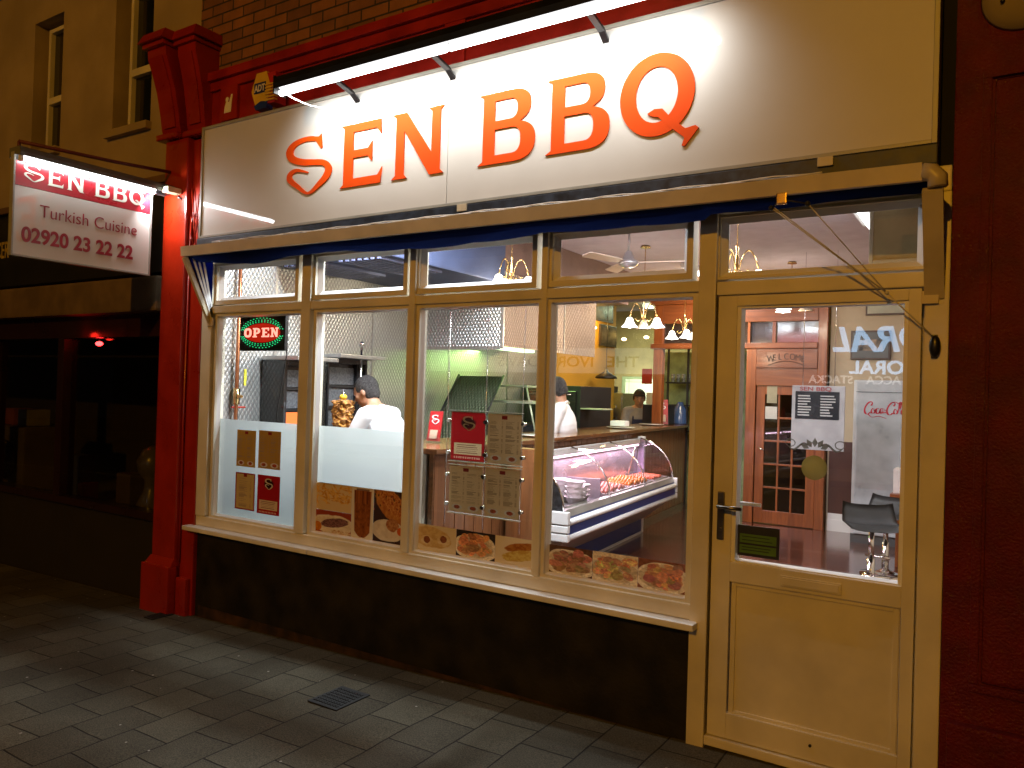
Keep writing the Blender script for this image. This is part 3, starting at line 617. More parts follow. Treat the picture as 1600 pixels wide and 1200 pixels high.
t_ = thing('wall_plaque', 'small square red plaque with white figure on red fascia', 'plaque', (x, -.03, z-.09))
b = MB(); b.box(x-.09, -.04, z-.12, x+.09, -.013, z+.12, .004); b.build('backing', red, t_)
b = MB(); b.prism([(x-.04, -.044, z-.07), (x+.03, -.044, z-.07), (x+.035, -.044, z-.03), (x+.045, -.044, z+.05), (x+.03, -.044, z+.052), (x+.01, -.044, z), (x-.02, -.044, z+.01), (x-.035, -.044, z-.03)], (0, .0035, 0)); b.ball((x-.01, -.044, z+.02), .018, (1, .15, 1)); b.build('white_figure', whitep, t_)
# ------------------------------------------------------------------ canopy (folded, hinged on two side plates)
can = thing('folding_canopy', 'folded navy canopy with cream front bar under the white sign', 'canopy', (-2.45, -.12, 2.0))
barm = pbr('canopy bar cream', (.60, .52, .36), .4, var=.1)
BY = -.25; bl_, br_ = onY(287, 384, BY), onY(1466, 268, BY)
xl, xr = bl_.x, br_.x; zb0 = 2.435
def barz(x): return 2.452 + (2.425-2.452)*(x-xl)/(xr-xl)
b = MB(); b.prism([(xl, BY-.02, barz(xl)-.035), (xl, BY-.025, barz(xl)+.03), (xl, BY+.02, barz(xl)+.04), (xl, BY+.025, barz(xl)-.03)], (xr-.05-xl, 0, barz(xr)-barz(xl)))
fb = b.build('front_bar', barm, can)
b = MB(); pts = [(xr-.05-.0, barz(xr)-.0), (xr-.02, barz(xr)-.005), (xr-.002, barz(xr)-.025), (xr, barz(xr)-.06)]
b.tube([(p[0], BY, p[1]) for p in pts], .034, 8); b.build('corner_joint', barm, fb)
hz = 1.995
def arm(x, y0, z0, name, w=.026, y1=-.035, z1=hz, m=barm, wy=.02):
    b = MB(); d = Vector((0, y1-y0, z1-z0)).normalized(); n_ = Vector((0, -d.z, d.y))*wy
    a = Vector((x-w, y0, z0)); c = Vector((x-w, y1, z1)); b.prism([a-n_, a+n_, c+n_, c-n_], (2*w, 0, 0)); return b.build(name, m, can)
arm(xr-.016, BY, barz(xr)-.065, 'side_arm', .034); arm(xl+.02, BY, barz(xl)-.036, 'side_arm', .012)
ribm = pbr('white rib', (.8, .8, .8), .35)
for i, (dy, dz) in enumerate(((.045, -.03), (.085, -.03), (.125, -.03))):
    arm(xl+.03, BY+dy, barz(xl)+dz, 'rib', .010, -.03, hz+.01+.01*i, ribm, .008)
b = MB(); b.box(xl-.005, -.05, hz-.03, xl+.06, -.036, hz+.03, .004); b.build('hinge_plate', barm, can)
b = MB(); b.box(xr-.06, -.06, hz-.03, xr+.0, -.046, hz+.02, .004); b.build('hinge_plate', barm, can)
# fabric: side gusset and the gathered roll under the bar
b = MB(); v = [(xl+.035, BY+.01, barz(xl)-.03), (xl+.035, -.045, barz(xl)-.02), (xl+.035, -.045, hz+.05)]
b.prism(v, (.004, 0, 0)); b.build('side_gusset', gusset, can); b = MB(); b.prism([(xr-.004, BY+.02, barz(xr)-.04), (xr-.004, -.045, barz(xr)-.02), (xr-.004, -.045, hz+.05)], (.004, 0, 0)); b.build('side_gusset', gusset, can)
nx, ny = 160, 14; fab = bmesh.new(); G = []
for i in range(nx+1):
    u = i/nx; x = xl+.03+(xr-xl-.05)*u; row = []
    sag = .022*math.sin(u*math.pi*1.0)**2 + .016*abs(math.sin(u*9.2+.6)) + .02*math.exp(-((u-.12)/.06)**2)
    if .80 < u: sag *= .25+.3*abs(math.sin((u-.80)*20))
    for j in range(ny+1):
        v_ = j/ny; y = BY+.022+(.20)*v_
        z = barz(x)-.030 - .022*math.sin(math.pi*v_) - 1.35*sag*math.sin(math.pi*min(1, v_*1.15)) - .010*abs(math.sin(v_*7+u*30))*math.sin(math.pi*v_) + .03*v_
        row.append(fab.verts.new((x, y, z)))
    G.append(row)
for i in range(nx):
    for j in range(ny):
        f = fab.faces.new((G[i][j], G[i+1][j], G[i+1][j+1], G[i][j+1])); f.smooth = True
me = bpy.data.meshes.new('fabric'); fab.to_mesh(me); fab.free(); link('fabric', me, navy, can)
b = MB(); b.box(xl+.01, -.16, 2.478, xr-.01, -.036, 2.552, .004); b.build('cassette', pbr('dark navy cassette', (.02, .03, .05), .5, var=.5, vscale=20), can)
for px in (722, 1288):
    x = onY(px, 300, -.17).x; b = MB(); b.box(x-.03, -.172, 2.515, x+.03, -.161, 2.553, .003); b.build('cassette_clip', barm, can)
b = MB()
for k in range(3): b.tube([(xl+.3+i*(xr-xl-.7)/40, BY+.0+.012*k, barz(xl+.3+i*(xr-xl-.7)/40)+.043+.004*math.sin(i*1.7+k*2)) for i in range(41)], .0028, 5)
b.build('cord', whitep, can)
pul = onY(1222, 312, BY-.03); kn = onY(1386, 458, -.09); cl = onY(1459, 527, -.05)
b = MB(); b.box(pul.x-.02, BY-.045, pul.z-.02, pul.x+.02, BY-.026, pul.z+.025, .004); b.build('pulley', brass, can)
b = MB(); q1_ = onY(1205, 325, BY); q2_ = onY(1262, 318, BY)
for q in (q1_, q2_): b.ball(q, .011); b.tube([pul, q], .003, 6)
b.build('pulley_wheel', blackp, can)
b = MB()
for q, dx in ((q1_, 0), (q1_, .012), (q2_, 0)): b.tube([q+Vector((dx, 0, 0)), kn], .0025, 6)
b.tube([kn, cl], .003, 6); b.ball(kn, .008)
b.build('pull_cord', pbr('pale cord', (.62, .6, .56), .7), can)
t_ = thing('cord_cleat', 'dark oval cord cleat screwed to the door post', 'cleat', (cl.x, -.045, cl.z-.06))
b = MB(); b.ball((cl.x+.005, -.062, cl.z-.035), .045, (.45, .35, .95)); b.build('cleat_body', black, t_); b = MB(); b.box(cl.x-.008, -.056, cl.z-.08, cl.x+.014, -.0435, cl.z+.01, .003); b.build('cleat_base', black, t_)
# ------------------------------------------------------------------ hanging sign
XH = -5.10; yi, yo = -.24, -1.12; zt_, zb_ = 2.915, 2.325
hs = thing('hanging_sign', 'double sided hanging sign reading SEN BBQ Turkish Cuisine with phone number', 'sign', (XH, -.08, 2.3))
b = MB(); b.box(XH-.02, yo, zb_, XH+.012, yi, zt_-.17); b.build('panel', signw, hs)
b = MB(); b.box(XH-.021, yo, zt_-.168, XH+.013, yi, zt_-.02); b.build('header_band', maroon, hs)
xf_h = lambda a, b_, c: Vector((XH+.0145+c, yo+a, zb_+b_))
wS = yi-yo
pale = pbr('pale vinyl', (.75, .78, .68), .4); hmax = .098
# small lettering reuses the same letter shapes
sx0 = SL[0]; mnx = min(p[0] for p in sx0); mxx = max(p[0] for p in sx0); mnz = min(p[1] for p in sx0); mxz = max(p[1] for p in sx0)
tot = QX1-mnx; k = (wS-.09)/tot; kz = k*.98
def small(lp): return [((p[0]-mnx)*k+.045, (p[1]-ZB)*kz+.461) for p in lp]
s1 = shape('letter', [small(SL[0])], .002, pale, hs, xf_h); shape('letter_serif', [small(SL[1])], .0018, pale, s1, xf_h)
for g, x0, x1 in LAY: shape('letter', [small(lp) for lp in place(g(), x0, x1, ZB, ZT_)], .002, pale, hs, xf_h)
qo = shape('letter', [small(lp) for lp in place(q1, QX0, QX1, ZB, ZT_)], .002, pale, hs, xf_h); shape('letter_tail', [small(lp) for lp in place(q2, QX0, QX1, ZB, ZT_)], .0024, pale, qo, xf_h)
mar2 = pbr('maroon letters', (.33, .012, .03), .4)
text('strapline_word', 'Turkish', .112, mar2, hs, lambda a, b_, c: xf_h(a+.145, b_+.252, c), .002, -.001, sx=.90)
text('strapline_word', 'Cuisine', .112, mar2, hs, lambda a, b_, c: xf_h(a+.485, b_+.252, c), .002, -.001, sx=.90)
text('phone_number', '02920 23 22 22', .128, mar2, hs, lambda a, b_, c: xf_h(a+.045, b_+.085, c), .002, .0032, sx=.885)
b = MB()
for (a, c, d, e) in ((yo-.012, yo-.0005, zb_-.012, zt_+.03), (yi+.0005, yi+.012, zb_-.012, zt_), (yo, yi, zb_-.012, zb_-.0005)): b.box(XH-.024, a, d, XH+.016, c, e, .002)
b.build('frame', signtrim, hs)
b = MB(); b.prism([(XH-.05, yo-.01, zt_+.055), (XH+.075, yo-.01, zt_+.055), (XH+.09, yo-.01, zt_+.02), (XH+.085, yo-.01, zt_-.0), (XH+.02, yo-.01, zt_+.012), (XH-.05, yo-.01, zt_-.005)], (0, -.09-yo, 0)); b.build('light_housing', pbr('grey housing', (.10, .10, .10), .4), hs)
b = MB(); b.tube([(XH+.055, yo+.02, zt_-.012), (XH+.055, yi-.02, zt_-.012)], .0155, 12); b.build('tube', tube_h, hs)
b = MB(); b.box(XH+.04, yo-.0, zt_-.03, XH+.07, yo+.0195, zt_+.01, .003); b.build('tube_holder', whitep, hs); b = MB(); b.box(XH+.04, yi-.0195, zt_-.03, XH+.07, yi, zt_+.01, .003); b.build('tube_holder', whitep, hs)
b = MB(); b.tube([(XH, yo+.02, zt_+.10), (XH, -.5, zt_+.135), (XH, -.09, zt_+.17)], .012, 8); b.tube([(XH, yo+.02, zt_+.10), (XH, yo+.02, zt_+.05)], .01, 8); b.build('support_arm', pbr('dull red iron', (.12, .02, .02), .6), hs)
b = MB(); b.box(XH-.03, -.20, zt_-.0, XH+.10, -.092, zt_+.045, .006); b.build('wall_bracket', black, hs)
lamp('tube_light', 'AREA', (XH+.06, yi-.035, zt_-.035), 8.5, (.98, .98, 1), .05, (R(58), 0, 0), hs, .10)
t_ = thing('security_lamp', 'small pale lamp on the red pilaster beside the hanging sign', 'lamp', (-4.98, -.16, 2.97))
b = MB(); b.box(-5.02, -.20, 2.905, -4.95, -.092, 2.945, .008); b.build('lamp_body', pbr('pale lamp plastic', (.5, .55, .35), .4), t_)
b = MB(); b.tube([(-4.99, -.095, 2.90), (-4.96, -.11, 2.88), (-4.93, -.06, 2.86)], .006, 6); b.build('lead', black, t_)
# ------------------------------------------------------------------ pavement covers
def cover(px, py, w, h, nm, lab):
    c = onZ(px, py, .0); c = onZ(px, py, GROUNDZ(c.x)); z = GROUNDZ(c.x)+.004
    t_ = thing(nm, lab, 'cover', (c.x, c.y, z)); b = MB(); b.box(c.x-w/2, c.y-h/2, z-.004, c.x+w/2, c.y+h/2, z+.004, .002); b.build('frame', pbr('cast iron', (.025, .025, .025), .6, metal=.4), t_)
    b = MB()
    for i in range(9):
        for j in range(7): b.box(c.x-w*.42+i*w*.095, c.y-h*.40+j*h*.12, z+.0041, c.x-w*.42+i*w*.095+w*.06, c.y-h*.40+j*h*.12+h*.06, z+.007)
    b.build('tread_pattern', pbr('cast iron', (.03, .03, .03), .6), t_)
cover(530, 1092, .20, .24, 'utility_cover', 'square black utility cover set in the pavement slabs')
cover(248, 962, .10, .16, 'stopcock_cover', 'small metal cover by the foot of the red pilaster')
# ================================================================== NEIGHBOURING SHOP
nb = thing('neighbour_building', 'cream rendered building with dark shop front beyond the red pilaster', 'building', (-9, .05, 0))
NY = .06
g1a, g1b = onY(84, 150, NY+.13), onY(117, 150, NY+.13); g2a, g2b = onY(212, 150, NY+.13), onY(260, 60, NY+.13); g0 = onY(4, 150, NY+.13)
ztop = onY(100, 50, NY+.13).z; zmid = onY(100, 156, NY+.13).z; zbt = onY(95, 235, NY+.13).z
WN = [(g0.x-.62, g0.x), (g1a.x, g1b.x), (g2a.x, g2b.x)]
zwb = onY(10, 328, NY).z
b = MB(); edges = [-16] + [e for a, c in WN for e in (a-.10, c+.03)] + [-4.99]
for i in range(0, len(edges), 2): b.box(edges[i], NY, zwb, edges[i+1], .5, 5.35)
for a, c in WN:
    b.box(a-.10, NY, zwb, c+.03, .5, zbt-.06); b.box(a-.10, NY, ztop+.07, c+.03, .5, 5.35)
b.build('wall', cream, nb)
b = MB(); b.box(-16, NY-.10, 5.16, -4.99, NY+.2, 5.26, .01); b.box(-16, NY-.20, 5.262, -4.99, NY+.2, 5.36, .02); b.build('eaves_cornice', cream, nb)
b = MB(); b.box(-16, NY-.03, 5.361, -4.99, 3, 5.5); b.build('roof', pbr('slate', (.04, .04, .045), .7), nb)
dglass = pbr('dark upstairs glass', (.012, .014, .014), .05, var=.2, coat=.6)
for a, c in WN:
    b = MB(); f = .035
    for (p, q, r_, s_) in ((a-f, c+f, zbt-f, zbt), (a-f, c+f, ztop, ztop+f), (a-f, a, zbt, ztop), (c, c+f, zbt, ztop), (a, c, zmid-.03, zmid+.03)): b.box(p, NY+.09, r_, q, NY+.16, s_, .004)
    o = b.build('window', upvc, nb); b = MB(); b.box(a, NY+.13, zbt, c, NY+.14, ztop); b.build('pane', dglass, o)
    b = MB(); b.box(a-.14, NY-.05, zbt-.10, c+.05, NY+.12, zbt-.04, .005); b.build('sill', cream, o)
fz0 = onY(120, 438, NY).z; fz1 = zwb
b = MB(); b.box(-16, NY-.06, fz1-.06, -5.22, NY+.1, fz1, .01); b.build('fascia_ledge', pbr('brown ledge', (.16, .09, .05), .7), nb)
b = MB(); b.box(-16, NY-.02, fz0, -5.22, NY+.1, fz1-.061); b.build('fascia', pbr('black fascia', (.012, .012, .012), .4), nb)
tz = onY(2, 404, NY-.02).z; th = onY(2, 378, NY-.02).z-tz; tx = onY(0, 392, NY-.02).x
text('fascia_lettering', 'CER', th*1.38, pbr('gold letters', (.5, .36, .06), .5), nb, lambda a, b_, c: Vector((tx-.06+a, NY-.026-c, tz+b_)), .003, .002, sx=.62)
bz0, bz1 = onY(120, 492, NY-.12).z, onY(120, 442, NY-.12).z
b = MB(); b.box(-16, NY-.14, bz0, -5.24, NY+.1, bz1, .02); b.build('awning_box', pbr('cream awning box', (.17, .115, .06), .6, var=.2), nb)
pz = onY(150, 528, NY).z
b = MB(); b.box(-16, NY-.03, pz, -5.23, NY+.08, bz0-.002, .004)
sx_ = [onY(0, 600, NY).x-.1, onY(98, 650, NY).x]; sillz = onY(190, 790, NY).z
for x in sx_ + [-16, -12, -10.5]: b.box(x-.05, NY-.035, sillz, x+.05, NY+.08, pz-.001, .004)
b.box(-16, NY-.05, sillz-.06, -5.23, NY+.08, sillz-.001, .004)
b.build('shopfront_frame', pbr('dark purple frame', (.022, .008, .010), .3, coat=.4), nb)
b = MB(); b.box(-16, NY, -.45, -5.23, NY+.1, sillz-.061); b.build('stallriser', pbr('dark brown riser', (.012, .009, .006), .8), nb)
b = MB(); b.box(-16, NY+.03, sillz, -5.23, NY+.036, pz); b.build('pane', glassmat('neighbour glass', (.8, .8, .8), 1.0), nb)
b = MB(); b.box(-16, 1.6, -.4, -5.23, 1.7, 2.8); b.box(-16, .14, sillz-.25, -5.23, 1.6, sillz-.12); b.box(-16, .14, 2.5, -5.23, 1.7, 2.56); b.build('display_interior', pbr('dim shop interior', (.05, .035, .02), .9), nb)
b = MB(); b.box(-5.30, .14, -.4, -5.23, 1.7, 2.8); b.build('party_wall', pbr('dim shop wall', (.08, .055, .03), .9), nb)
p = onY(155, 537, NY+.08); t_ = thing('red_reflection', 'small added red glow standing for a reflection in the dark neighbouring window', 'lamp', (p.x, p.y+.02, p.z-.03))  # added glowing ball and light, standing in for a red light reflected in glass
b = MB(); b.ball((p.x, p.y, p.z), .024, (1.7, 1, .8)); b.build('bulb', emit('red reflection glow', (1, .02, .02), 30), t_); b = MB(); b.tube([(p.x, p.y, p.z+.02), (p.x, p.y, pz)], .004, 6); b.build('flex', blackp, t_)
lamp('red_glow', 'POINT', (p.x, NY-.10, p.z+.06), .35, (1, .02, .01), .03, parent=t_)
# goods in the dark window
c0 = onY(52, 778, .55); sh = sillz-.12
wm = thing('washing_machine', 'cream front loading washing machine low in the neighbouring window', 'washing machine', (c0.x, .55, sh))
cm = pbr('old enamel', (.15, .125, .08), .4); b = MB(); b.box(c0.x-.30, .30, sh, c0.x+.30, .80, sh+.62, .02); b.build('body', cm, wm)
b = MB(); b.lathe([(.001, 0), (.17, 0), (.19, .03), (.15, .05), (.001, .05)], (0, 0, 0), 28, Matrix.Rotation(R(90), 4, 'X')); o = b.build('door', pbr('dark porthole', (.03, .03, .03), .2), wm); o.data.transform(Matrix.Translation((c0.x, .30, sh+.30)))
for i, (px, w_, h_, col) in enumerate(((28, .22, .16, (.30, .08, .04)), (50, .18, .16, (.3, .3, .28)))):
    q = onY(px, 700, .5); b = MB(); b.box(q.x-w_/2, .40, sh+.625, q.x+w_/2, .62, sh+.625+h_, .006); o = b.build('carton', pbr('carton %d' % i, col, .7), None); tag(o, ('red carton on top of the washing machine', 'grey carton on top of the washing machine')[i], 'carton', 'cartons on the washing machine')
for i, (px, dz, w_, h_, col, lab) in enumerate(((200, 0, .20, .32, (.10, .07, .04), 'brown box low in the dark window near the red glow'), (118, 0, .26, .42, (.05, .06, .12), 'dark blue packet standing in the dark window'), (132, .0, .08, .18, (.5, .10, .03), 'small orange packet in the dark window'))):
    q = onY(px, 780, .35); b = MB(); b.box(q.x-w_/2, .30, sh, q.x+w_/2, .45, sh+h_, .008); tag(b.build('packet', pbr('pack %d' % i, col, .6)), lab, 'packet')
q = onY(235, 760, .3); b = MB(); b.lathe([(.05, 0), (.10, .02), (.12, .10), (.07, .22), (.06, .30), (.11, .36), (.13, .45), (.08, .55), (.02, .58)], (q.x, .32, sh), 20); tag(b.build('vase', pbr('pale vase', (.16, .14, .10), .3, coat=.5)), 'tall pale double bellied vase beside the red pilaster', 'vase')

# ================================================================== ACROSS THE STREET (seen only as reflections)
opp = thing('opposite_shops', 'dark terrace with lit shop signs across the road behind the camera', 'building', (-4, -16, 0))
b = MB(); b.box(-34, -18, -.9, 14, -16.02, 6.5); b.build('wall', pbr('opposite brick', (.10, .06, .04), .9), opp)
OY = -12.0-.0
b = MB(); b.box(-4.3, -15.99, 2.25, 3.5, -15.9, 3.25); b.build('fascia', pbr('opposite fascia', (.01, .012, .03), .4), opp)
nblue = emit('blue white neon', (.42, .68, 1), 6)
kf = (15.9+3.4)/(12+3.4)      # the reflected sign sits farther off, so it is that much larger
def xf_o(sx0, z0): return lambda a, b_, c: Vector((sx0-a, -15.88+c, z0+b_))
zc = 1.58+(2.52-1.58)*kf
text('sign_lettering', 'CORAL', .80, nblue, opp, xf_o(-.55*kf, zc), .03, .02, sx=1.02, shear=.25)
text('lower_lettering', 'CORAL', .42, nblue, opp, xf_o(-1.25*kf, zc-.52), .03, .012, sx=1.05)
b = MB(); b.box(-15.5, -15.99, 2.15, -7.6, -15.9, 2.85); b.build('pub_fascia', emit('self lit pub fascia', (.55, .58, .52), 1.5), opp)  # board glows by itself in place of street lamp light on it
for wd_, dx_ in (('THE', 0), ('IVOR', 1.35), ('DAVIS', 3.15)): text('pub_lettering', wd_, .42, blackp, opp, xf_o(-8.3-dx_, 2.33), .02, .004, sx=1.25)
b = MB()
for x in range(-30, 12, 4): b = MB(); b.box(x, -16.01, 3.9, x+1.1, -15.96, 5.4); b.build('window', dglass, opp)
b = MB(); b.box(-4.2, -15.99, .4, 3.4, -15.93, 2.1); b.build('shop_window', emit('lit shop window', (.75, .8, .9), .08), opp)
for wd_, dx_ in (('ACCA', 0), ('STACKA', 1.0)): text('poster_lettering', wd_, .26, emit('poster white', (1, 1, .95), 2.2), opp, xf_o(-1.55*kf-dx_, 2.0), .01, .006)
# sodium street lamps, one behind the camera on each side
def street_lamp(x, y, e, lab):
    t_ = thing('street_lamp', lab, 'street lamp', (x, y, GROUNDZ(x)), group='street lamps behind the camera')
    st = pbr('galvanised steel', (.3, .3, .3), .5, metal=.6); b = MB(); b.tube([(x, y, -.2), (x, y, 1.2), (x, y, 6.6)], [.09, .06, .045]); b.tube([(x, y, 6.6), (x, y+.25, 7.0), (x, y+.7, 7.12)], .03); b.build('post', st, t_)
    b = MB(); b.ball((x, y+.95, 7.14), .16, (.8, 2, .5)); b.build('lantern', st, t_)
    b = MB(); b.ball((x, y+.98, 7.08), .10, (.9, 2, .5)); b.build('lens', emit('sodium lens', SODIUM, 40), t_)
    lamp('street_light', 'POINT', (x, y+1.0, 6.9), e, SODIUM, .10, parent=t_)
street_lamp(-.4, -13.6, 1950, 'tall street lamp across the road straight behind the camera')
street_lamp(-17, -5.3, 45, 'tall street lamp far along the kerb to the left')
# ================================================================== INTERIOR
HB = 1.97
b = MB(); b.box(-4.779, .10, FZ, -4.765, 4.7, 3.015); o = b.build('wall_cladding', quY); tag(o, 'quilted stainless steel sheets covering the left kitchen wall', 'wall cladding')
b = MB()
for y in (.62, 1.72, 2.85, 3.95): b.box(-4.764, y-.012, FZ, -4.760, y+.012, 3.015)
tag(b.build('wall_trim', steel), 'narrow steel joint strips on the quilted kitchen wall', 'trim')
b = MB(); b.box(-4.764, .10, FZ, -4.755, .165, 3.01, .002); tag(b.build('corner_board', whitep), 'white corner board beside the copper pipe at the window', 'board')
cop = pbr('copper', (.55, .22, .10), .35, metal=.9)
t_ = thing('gas_pipe', 'copper gas pipe with valve and yellow tag on the quilted wall', 'pipe', (-4.72, .25, FZ))
b = MB(); b.tube([(-4.72, .25, .5), (-4.72, .25, 3.0)], .014, 8); b.build('pipe', cop, t_)
b = MB(); b.tube([(-4.72, .25, 1.42), (-4.72, .25, 1.54)], .026, 10); b.tube([(-4.75, .25, 1.48), (-4.66, .25, 1.48)], .012, 8); b.build('valve', brass, t_)
b = MB(); b.box(-4.70, .29, 1.56, -4.69, .31, 1.68, .003); b.build('tag', pbr('yellow tag', (.7, .65, .05), .5), t_)
b = MB(); b.tube([(-4.72, .21, 1.40), (-4.72, .33, 1.40)], .006, 6); b.build('lever', pbr('red lever', (.5, .04, .02), .5), t_)
# extraction hood with quilted front and side
t_ = thing('extraction_hood', 'large quilted stainless extraction hood over the kitchen range', 'hood', (-4.2, 4.5, HB))
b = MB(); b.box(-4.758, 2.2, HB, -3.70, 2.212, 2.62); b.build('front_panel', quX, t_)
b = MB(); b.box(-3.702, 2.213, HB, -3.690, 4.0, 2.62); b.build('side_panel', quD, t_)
b = MB(); b.box(-3.712, 2.19, HB-.02, -3.682, 2.2115, 2.63, .003); b.box(-4.758, 2.19, HB-.03, -3.713, 2.199, HB, .002); b.box(-3.6895, 3.3, HB, -3.685, 3.32, 2.62); b.build('edge_trim', steel, t_)
b = MB(); b.box(-4.755, 2.215, 2.60, -3.705, 3.99, 2.625); b.box(-4.755, 2.215, HB+.08, -3.705, 3.99, HB+.10); b.build('baffle', pbr('dark filter', (.05, .05, .05), .5, metal=.7), t_)
sbox('bulkhead', (-4.755, 2.25, 2.63), (-3.72, 4.9, 3.018), pbr('brown bulkhead', (.22, .14, .12), .7))
# louvred duct at ceiling above the grills (seen through the second top light)
t_ = thing('ceiling_duct', 'dark blue grey louvred air duct under the ceiling by the left windows', 'duct', (-4.2, 1.2, 2.62))
dm = pbr('duct paint', (.06, .08, .16), .45, metal=.3)
b = MB(); b.box(-4.75, .60, 2.50, -3.62, 2.1, 3.01, .01); b.build('duct_body', dm, t_)
b = MB()
for i in range(7): b.box(-4.66+i*.062, .60, 2.478, -4.63+i*.062, 1.3, 2.499)
for i in range(7): b.box(-4.08+i*.062, .60, 2.478, -4.05+i*.062, 1.3, 2.499)
b.build('louvres', pbr('louvre', (.14, .17, .30), .4, metal=.4), t_)
# fluorescent battens and panels: these give the shop its light
pw = emit('ceiling tube', (.95, .98, 1), 9)
warm = (1, .80, .58)
def batten(x, y, l, e, col, lab, z=3.0, alongy=False, w_=.12, power=None):
    t_ = thing('ceiling_batten', lab, 'ceiling light', (x, y, z-.06), group='ceiling batten lights')
    hx, hy = (w_/2, l/2) if alongy else (l/2, w_/2)
    b = MB(); b.box(x-hx, y-hy, z-.03, x+hx, y+hy, z+.015, .004); b.build('body', whitep, t_)
    b = MB(); b.tube([(x-hx*.95, y, z-.05), (x+hx*.95, y, z-.05)] if not alongy else [(x, y-hy*.95, z-.05), (x, y+hy*.95, z-.05)], .016, 10); b.build('tube', pw, t_)
    lamp('batten_light', 'AREA', (x, y, z-.075), e*2.3, col, l if not alongy else w_, None, t_, w_ if not alongy else l)
batten(-3.30, .40, 1.4, 62, (.86, .93, 1), 'white ceiling tube over the doner grills near the left windows', z=2.98)
batten(-2.9, 1.0, 1.3, 18, (.90, .95, 1), 'added white ceiling tube brightening the quilted hood front')  # extra tube, added to brighten the hood front
batten(-2.1, 1.6, 1.4, 24, (.95, .94, 1), 'ceiling tube over the display counter', alongy=True)
batten(-2.9, 5.0, .9, 14, (1, .93, .84), 'added short ceiling tube brightening the man beyond the far counter', alongy=True)  # extra tube, added to brighten the far figure
batten(-.9, 2.6, 1.2, 13, (.98, .94, 1), 'ceiling tube between the door and the back wall', alongy=True)
t_ = thing('hood_fill_light', 'added greenish fill light under the far end of the extraction hood', 'light', (-4.2, 3.6, 1.9))  # added fill light that gives the steel below its green tint
b = MB(); b.box(-4.5, 2.7, HB+.04, -4.38, 3.9, HB+.075, .005); b.build('diffuser', emit('green white diffuser', (.75, 1, .55), 3), t_)
lamp('hood_glow', 'AREA', (-4.35, 3.3, HB+.03), 17, (.55, 1, .25), 1.0, None, t_, .2)
t_ = thing('kitchen_light', 'lime tinted strip light in the far kitchen', 'light', (-4.2, 7.9, 2.9))
b = MB(); b.box(-4.8, 7.85, 2.95, -3.6, 7.97, 3.01, .005); b.build('diffuser', emit('kitchen diffuser', (.85, 1, .6), 4), t_)
lamp('kitchen_glow', 'AREA', (-4.6, 7.9, 2.93), 30, (.86, 1, .62), 1.2, None, t_, .1)
# copper pipe etc done; doner grills -------------------------------------------
dsteel = pbr('dark steel', (.10, .10, .11), .25, metal=.7, var=.2); hotm = emit('glowing burner', (1, .22, .06), 2.2)
def grill(y0, y1, lab, hot):
    t_ = thing('doner_grill', lab, 'grill', (-4.6, (y0+y1)/2, 1.05), group='doner grills along the left wall'); xf, xb = -4.50, -4.755; zt = 1.80 if not hot else 1.76
    b = MB(); b.box(xb, y0, 1.05, xf, y0+.02, zt, .003); b.build('side_panel', pbr('black side glass', (.02, .022, .025), .08, metal=.2, coat=1), t_)
    b = MB(); b.box(xb, y0+.021, 1.05, xf-.10, y1-.021, zt); b.box(xb, y1-.02, 1.05, xf, y1, zt, .003); b.box(xb, y0+.021, zt-.04, xf, y1-.021, zt, .003); b.box(xf-.099, y0+.021, 1.05, xf-.05, y0+.07, zt-.041); b.box(xf-.099, y1-.07, 1.05, xf-.05, y1-.021, zt-.041); b.build('cabinet', dsteel, t_)
    n_ = 4; hgt = (zt-.05-1.06)/n_
    for i in range(n_):
        z = 1.06+i*hgt; b = MB(); b.box(xf-.099, y0+.071, z+.012, xf-.085, y1-.071, z+hgt-.02); b.build('burner', hotm if (hot and i == 1) else pbr('burner mesh', (.22, .24, .27), .5, metal=.5, var=.3, vscale=60), t_)
        b = MB(); b.box(xf-.099, y0+.071, z-.012, xf-.065, y1-.071, z+.008); b.build('burner_rail', blackp, t_)
    b = MB(); b.box(xb+.02, y0-.02, zt+.001, xf+.16, y1+.05, zt+.03, .004); b.build('top_tray', steel, t_)
    b = MB(); b.tube([(xf+.14, (y0+y1)/2, zt-.68), (xf+.14, (y0+y1)/2, zt+.12)], .010, 8); b.ball((xf+.14, (y0+y1)/2, zt+.12), .022); b.build('spit', chrome, t_)
    return t_
grill(.50, .84, 'doner grill nearest the window with one glowing orange burner', True); grill(.93, 1.38, 'doner grill behind the man in the white shirt', False)
b = MB(); b.box(-4.758, .30, 1.0, -3.95, 1.6, 1.045, .004); b.box(-4.75, .34, FZ, -4.0, 1.56, .999); tag(b.build('grill_worktop', steel), 'steel worktop carrying the doner grills', 'worktop')
# doner meat on its spit
t_ = thing('doner_cone', 'stacked browned doner meat on a vertical spit before the bending man', 'meat', (-4.25, .86, 1.05))
bm_ = bmesh.new(); rings = []
for i in range(29):
    z = 1.10+i*.013; ring = []
    for k in range(28):
        a = 2*math.pi*k/28; r = .055+.026*(i/28)+random.uniform(-.013, .013)+.008*math.sin(i*1.3+k*.9); ring.append(bm_.verts.new((-4.25+r*math.cos(a), .86+r*math.sin(a), z+random.uniform(-.006, .006)+.008*math.sin(k*1.7))))
    rings.append(ring)
for i in range(28):
    for k in range(28): bm_.faces.new((rings[i][k], rings[i][(k+1) % 28], rings[i+1][(k+1) % 28], rings[i+1][k]))
bm_.faces.new(rings[-1]); bm_.faces.new(rings[0][::-1]); me = bpy.data.meshes.new('meat'); bm_.to_mesh(me); bm_.free()
link('meat', me, pbr('doner meat', (.58, .28, .05), .5, col2=(.16, .05, .012), vscale=45, bump=.6, bscale=60), t_)
